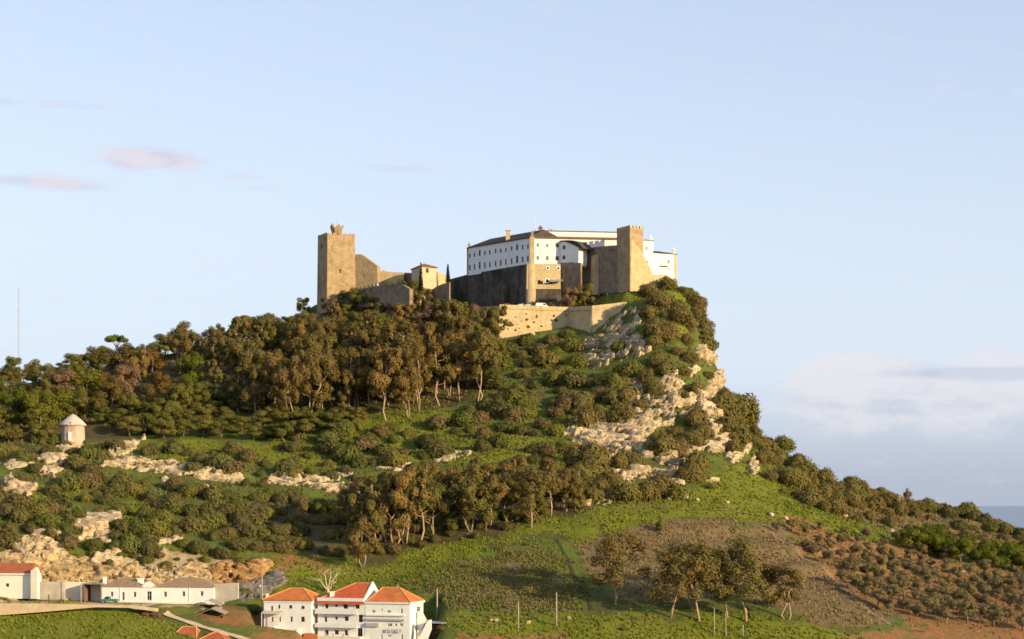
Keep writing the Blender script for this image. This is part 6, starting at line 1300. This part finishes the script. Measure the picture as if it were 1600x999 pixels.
# bare pale tree behind the houses
p_ = at1(512, 926); t = thing('bare_tree', 'leafless pale tree with forked white limbs behind the small white house', 'tree', p_); q = MB(); rs = np.random.RandomState(9)
limb(q, (0, 0, -.5), (.1, 0, .6), .34, .28, rs, 3, .02); tw_ = []
for a, ln in ((-1.0, 3.2), (-.35, 4.2), (.25, 4.6), (.8, 4.4), (1.5, 3.0)):
    e = np.array((math.sin(a) * ln * .7, rs.uniform(-.8, .8), .6 + math.cos(a * .6) * ln)); limb(q, (.05 * a, 0, .5), e, .17, .06, rs, 4, .05); tw_.append(e)
link('trunk', q.mesh('trunk', M['bark_dead'], True), t); q = MB()
for e in tw_:
    for _ in range(6): limb(q, e * rs.uniform(.7, 1), e + rs.randn(3) * (1.3, 1, .7) + (0, 0, .6), .045, .015, rs, 3, .1)
link('twigs', q.mesh('twigs', M['bark_dead'], True), t)
for x, y in scatter([(10, 880), (130, 882), (200, 890), (320, 890), (400, 890), (400, 872), (200, 868), (60, 866), (0, 862)], 20, 33, 800, False): placed.append((plant_bush(rnd.choice(BSH + DGB), x, y, rnd.uniform(.9, 2.4), 'bush', .8), x, y, 'bush_quarry'))
# garden bushes
for x, y, r, k, lab in ((690, 985, 1.8, 1, 'purplish shrub beside the dark lean-to shed'), (246, 966, 1.6, 0, 'brown shrub where the road meets the footpath'), (228, 962, 1.3, 1, 'small brown shrub at the end of the bank wall'), (440, 905, 2.2, 0, 'brown bushes above the roof of the small white house')): tag(plant_bush(DRY[k], x, y, r, 'bare_shrub', .8), lab, 'shrub')
for x, y, r, lab in ((974, 985, 1.0, 'dark stump-like shrub on the bottom grass'), (395, 955, 2.4, 'dark shaded bush left of the small white house'), (380, 930, 2.2, 'dark bush below the grey gully rock'), (1225, 770, 1.8, 'small dark bush in the right part of the meadow'), (1112, 762, 2.0, 'dark bush below the low rock inside the meadow')): tag(plant_bush(DGB[0], x, y, r, 'bush', .8), lab, 'bush')
# tufts rooted in the bastion wall
A, B = BP[0], BP[1]; d = (B - A) / np.linalg.norm(B - A); n = np.array((d[1], -d[0]))
tuft = [leaves([((0, 0, 0), (.55, .3, .55))], 60, .22, 200 + k, M['leaf_dark'], 0, .2, .3, 'plant_tuft') for k in range(3)]
for x, y, s in ((790, 490, .9), (804.6, 496, .6), (822, 491, .7), (822.3, 500, 1.1), (814, 502, .5), (834, 504, .8), (838.5, 496, .9), (838, 493, .6), (825, 511, 1.3), (845, 510.4, .8), (800.5, 508.5, .8), (804, 516.6, .9), (793, 514.5, .6), (865.5, 494, 1.0), (861.5, 501, .8), (867.5, 501, 1.1), (870, 501.4, .7), (884, 492.5, .9), (882.5, 487, .6), (808, 507.5, .5), (787, 484, .5), (811, 513.5, .5)):
    u, Y = on_line((781, 620), (889, 627), x); z = zp(y, Y); zA = zp(477.5, Y) - 1; w = 1.6 * np.clip((zA - z) / (zA - 50), 0, 1)
    o = bpy.data.objects.new('plant_tuft', tuft[rnd.randrange(3)]); col.objects.link(o); o.parent = bs; pp = A + d * u + n * (w + .05)
    o.location = Vector((*pp, z)) - bs.location; o.scale = (s, s, s)
# ------------------------------------------------------------------ labels for the plants: area and place within it
ORD = ['first', 'second', 'third', 'fourth', 'fifth', 'sixth', 'seventh', 'eighth', 'ninth', 'tenth', 'eleventh', 'twelfth', 'thirteenth', 'fourteenth', 'fifteenth', 'sixteenth', 'seventeenth', 'eighteenth', 'nineteenth', 'twentieth']
def ordn(i): return ORD[i] if i < 20 else ('twenty-' + ORD[i - 20] if i < 29 else ('thirtieth' if i == 29 else 'thirty-' + ORD[i - 30]))
KIND = {'euc_wood': ('eucalyptus', 'tree'), 'warm_wood': ('russet-brown tree', 'tree'), 'evg_wood': ('dense rounded tree', 'tree'), 'euc_edge': ('pale-trunked eucalyptus', 'tree'), 'euc_mid': ('eucalyptus', 'tree'), 'evg_mid': ('low dark tree', 'tree'), 'pine': ('dark green pine', 'tree'),
        'bush_left': ('bush', 'bush'), 'bush_mid': ('bush', 'bush'), 'bush_under': ('bush', 'bush'), 'bush_dark': ('dark bush', 'bush'), 'bush_quarry': ('small bush', 'bush'), 'bush_clump': ('undergrowth bush', 'bush'), 'evg_low': ('low evergreen', 'tree'), 'evg_sky': ('skyline evergreen', 'tree'), 'wild_cliff': ('wild olive', 'bush'), 'wild_ridge': ('wild olive', 'bush'), 'bush_ridge': ('small bush', 'bush')}
ANCH = {'wood': [('at the far left of the wood', 40, 620), ('above the windmill', 130, 640), ('in the wood right of the windmill', 230, 630), ('on the wooded skyline left of the keep', 330, 560), ('in the wood above the long ledge', 340, 630), ('in the wood below the keep', 450, 540), ('in the wood edge under the keep', 460, 630), ('below the crenellated outer wall', 570, 520), ('in the middle of the wood', 580, 590), ('at the grassy wood edge', 580, 645), ('below the small castle house', 660, 540), ('at the right end of the wood', 700, 600), ('beside the bastion corner', 750, 560)],
        'left': [('at the left picture edge above the quarry', 20, 790), ('between windmill shelf and stepped rock', 110, 770), ('round the sloping stepped rock', 180, 830), ('below the long ledge', 240, 780), ('below the right end of the long ledge', 340, 790), ('above the quarry right end', 380, 850), ('on the grass above the long ledge', 330, 710), ('left of the eucalyptus clump', 430, 800), ('beside the windmill', 90, 705)],
        'mid': [('in the shade left of the eucalyptus clump', 480, 830), ('on the grass below the wood', 520, 690), ('above the brownish rock band', 490, 730), ('on the green slope under the wood', 640, 680), ('above the tallest eucalyptus', 660, 715), ('on the slope right of the wood', 770, 660), ('behind the eucalyptus clump', 600, 770), ('above the right half of the eucalyptus clump', 790, 740), ('left of the widest rock band', 870, 690), ('left of the narrow ledge', 910, 750), ('on the green slope below the bastion', 850, 640)],
        'under': [('right under the bastion wall', 850, 540), ('below the under-bastion crag', 930, 590), ('left part below the bastion', 800, 590), ('midslope below the bastion', 880, 620)],
        'cliff': [('on the cliff top by the castle wall', 1050, 470), ('on the upper cliff', 1060, 540), ('round the branching crag', 1050, 610), ('on the cliff edge skyline', 1120, 620), ('above the widest rock band', 980, 640), ('between widest band and narrow ledge', 970, 720), ('round the notched rock', 1120, 690), ('on the slope right of the steep slab', 1165, 690), ('below the narrow ledge', 1000, 770), ('left of the meadow top', 1060, 740)],
        'ridge': [('at the top of the right ridge', 1215, 715), ('on the right ridge above the meadow', 1270, 770), ('on the right ridge above the olives', 1340, 800), ('on the right ridge by the lone pole', 1400, 815), ('on the ridge behind the pines', 1470, 835), ('at the right end of the ridge', 1570, 860)]}
AK = {'warm_wood': 'wood', 'bush_dark': 'mid', 'evg_low': 'wood', 'evg_sky': 'wood', 'euc_wood': 'wood', 'evg_wood': 'wood', 'euc_edge': 'wood', 'bush_left': 'left', 'bush_mid': 'mid', 'bush_under': 'under', 'wild_cliff': 'cliff', 'wild_ridge': 'ridge', 'bush_ridge': 'ridge'}
buck = {}
for o, x, y, k in placed:
    if isinstance(k, tuple): key = ('olive', k[1])
    elif k in AK: key = (KIND[k], min(ANCH[AK[k]], key=lambda a: (a[1] - x) ** 2 + (1.5 * (a[2] - y)) ** 2)[0])
    else: key = (KIND[k], {'euc_mid': 'in the middle clump above the houses', 'evg_mid': 'under the middle eucalyptus clump', 'pine': 'in the belt right of the olive grove', 'bush_quarry': 'rooted on the quarry rim', 'bush_clump': 'among the trunks of the middle clump'}[k])
    buck.setdefault(key, []).append((x, o))
olrows = sorted({k[1] for k in buck if k[0] == 'olive'})
for key, L in buck.items():
    L.sort(key=lambda t: t[0])
    for i, (x, o) in enumerate(L):
        if key[0] == 'olive': tag(o, f'grey-green olive tree, {ordn(i)} from the left in grove row {ordn(olrows.index(key[1]))} from the left', 'tree', 'olive trees planted in rows')
        else:
            nm, ct = key[0]; pre = '' if len(L) == 1 else f', {ordn(i)} from the left'
            tag(o, f'{nm} {key[1]}{pre}', ct, f'{nm} plants {key[1]}')

# ------------------------------------------------------------------ ground cover that nobody could count
def cover(name, polys, n, hgt, m, seed, wid=.35, blades=3, label=None, lean=.5, inv=None):
    rs = np.random.RandomState(seed); pts = []
    areas = [abs(sum(p[i][0] * p[(i + 1) % len(p)][1] - p[(i + 1) % len(p)][0] * p[i][1] for i in range(len(p)))) / 2 for p in polys]
    px, py = WPX + np.random.RandomState(seed).normal(0, 9, GX.shape), WPY + np.random.RandomState(seed + 1).normal(0, 6, GX.shape)
    w = np.zeros(GX.shape, bool)
    for p in polys: w |= inpoly(px, py, p)
    w &= (GY > 378) & (GY < 690) & (np.abs(GX) < 215)
    if inv is not None:
        for p in inv: w &= ~inpoly(px, py, p)
    ii = np.flatnonzero(w.ravel()); 
    if not len(ii): return
    k = rs.choice(ii, n); x = GX.ravel()[k] + rs.uniform(-.7, .7, n); y = GY.ravel()[k] + rs.uniform(-.7, .7, n)
    cl_ = fbm(x / 5, y / 5, seed, 3); ok = cl_ + rs.uniform(-.25, .25, n) > -.05; x, y = x[ok], y[ok]; z = hz(x, y); n = len(x); Vs = []
    for b in range(blades):
        a = rs.rand(n) * 6.28; h_ = hgt * rs.uniform(.5, 1.3, n); ww = wid * rs.uniform(.6, 1.3, n); ln = lean * rs.uniform(.2, 1, n) * h_; a2 = rs.rand(n) * 6.28
        dx, dy = np.cos(a) * ww, np.sin(a) * ww
        Vs.append(np.stack([np.stack([x - dx, y - dy, z - .05], 1), np.stack([x + dx, y + dy, z - .05], 1), np.stack([x + np.cos(a2) * ln, y + np.sin(a2) * ln, z + h_], 1)], 1))
    V_ = np.concatenate(Vs).reshape(-1, 3); me = raw_mesh(name, V_, np.arange(len(V_)).reshape(-1, 3), m); tag(link(name, me), label, kind='stuff')
def covermat(name, stops, sc=.4):
    m, nt, n, l, b = nodes(name); p = geo_pos(nt); l.new(ramp(nt, noise(nt, sc, 5, .7, p), stops), b.inputs['Base Color']); b.inputs['Roughness'].default_value = .9; b.inputs['Specular IOR Level'].default_value = .1; return m
M['cov_green'] = covermat('meadow_grass', [(.3, (.12, .125, .02)), (.5, (.155, .18, .02)), (.7, (.21, .20, .032))])
M['cov_dry'] = covermat('dry_weeds', [(.3, (.12, .12, .035)), (.42, (.20, .145, .065)), (.58, (.28, .18, .09)), (.75, (.36, .26, .145))], .8)
M['cov_scrub'] = covermat('low_scrub', [(.3, (.09, .085, .03)), (.5, (.14, .125, .045)), (.68, (.12, .165, .03)), (.8, (.20, .15, .075))], .5)
M['cov_rough'] = covermat('rough_grass', [(.3, (.11, .125, .025)), (.5, (.15, .145, .04)), (.65, (.22, .16, .07)), (.8, (.30, .21, .11))], .6)
cover('meadow_grass', green_p, 30000, .45, M['cov_green'], 301, .3, 3, 'bright green winter grass on the slopes')
cover('dry_weeds', dry_p[1:], 17000, .6, M['cov_dry'], 302, .22, 3, 'dry brown weeds covering the fallow fields')
cover('rough_grass', dry_p[:1], 9000, .5, M['cov_rough'], 306, .25, 3, 'rough olive-green grass with brown stalks on the lower slope')
cover('low_scrub', [LEFTT, MIDS, UNDERB, CLIFF, RIDGE, WOOD], 22000, .6, M['cov_scrub'], 303, .5, 3, 'low scrub and undergrowth between the bushes', .8)
cover('grove_weeds', [GROVE], 6000, .4, M['cov_dry'], 304, .3, 3, 'thin weeds on the orange soil of the olive grove')

pts = np.concatenate(RKPTS); rs = np.random.RandomState(77); n = len(pts)
pts = pts[rs.rand(n) < .6]; n = len(pts)
bl_ = [(p, (r_, r_, r_ * .8)) for p, r_ in zip(pts, rs.uniform(.25, .75, n))]
tag(link('rock_scrub', leaves(bl_, n * 14, .19, 78, M['leaf_bush'], 0, .2, .3, 'rock_scrub')), 'small scrub rooted in the joints of the pale rocks', kind='stuff')
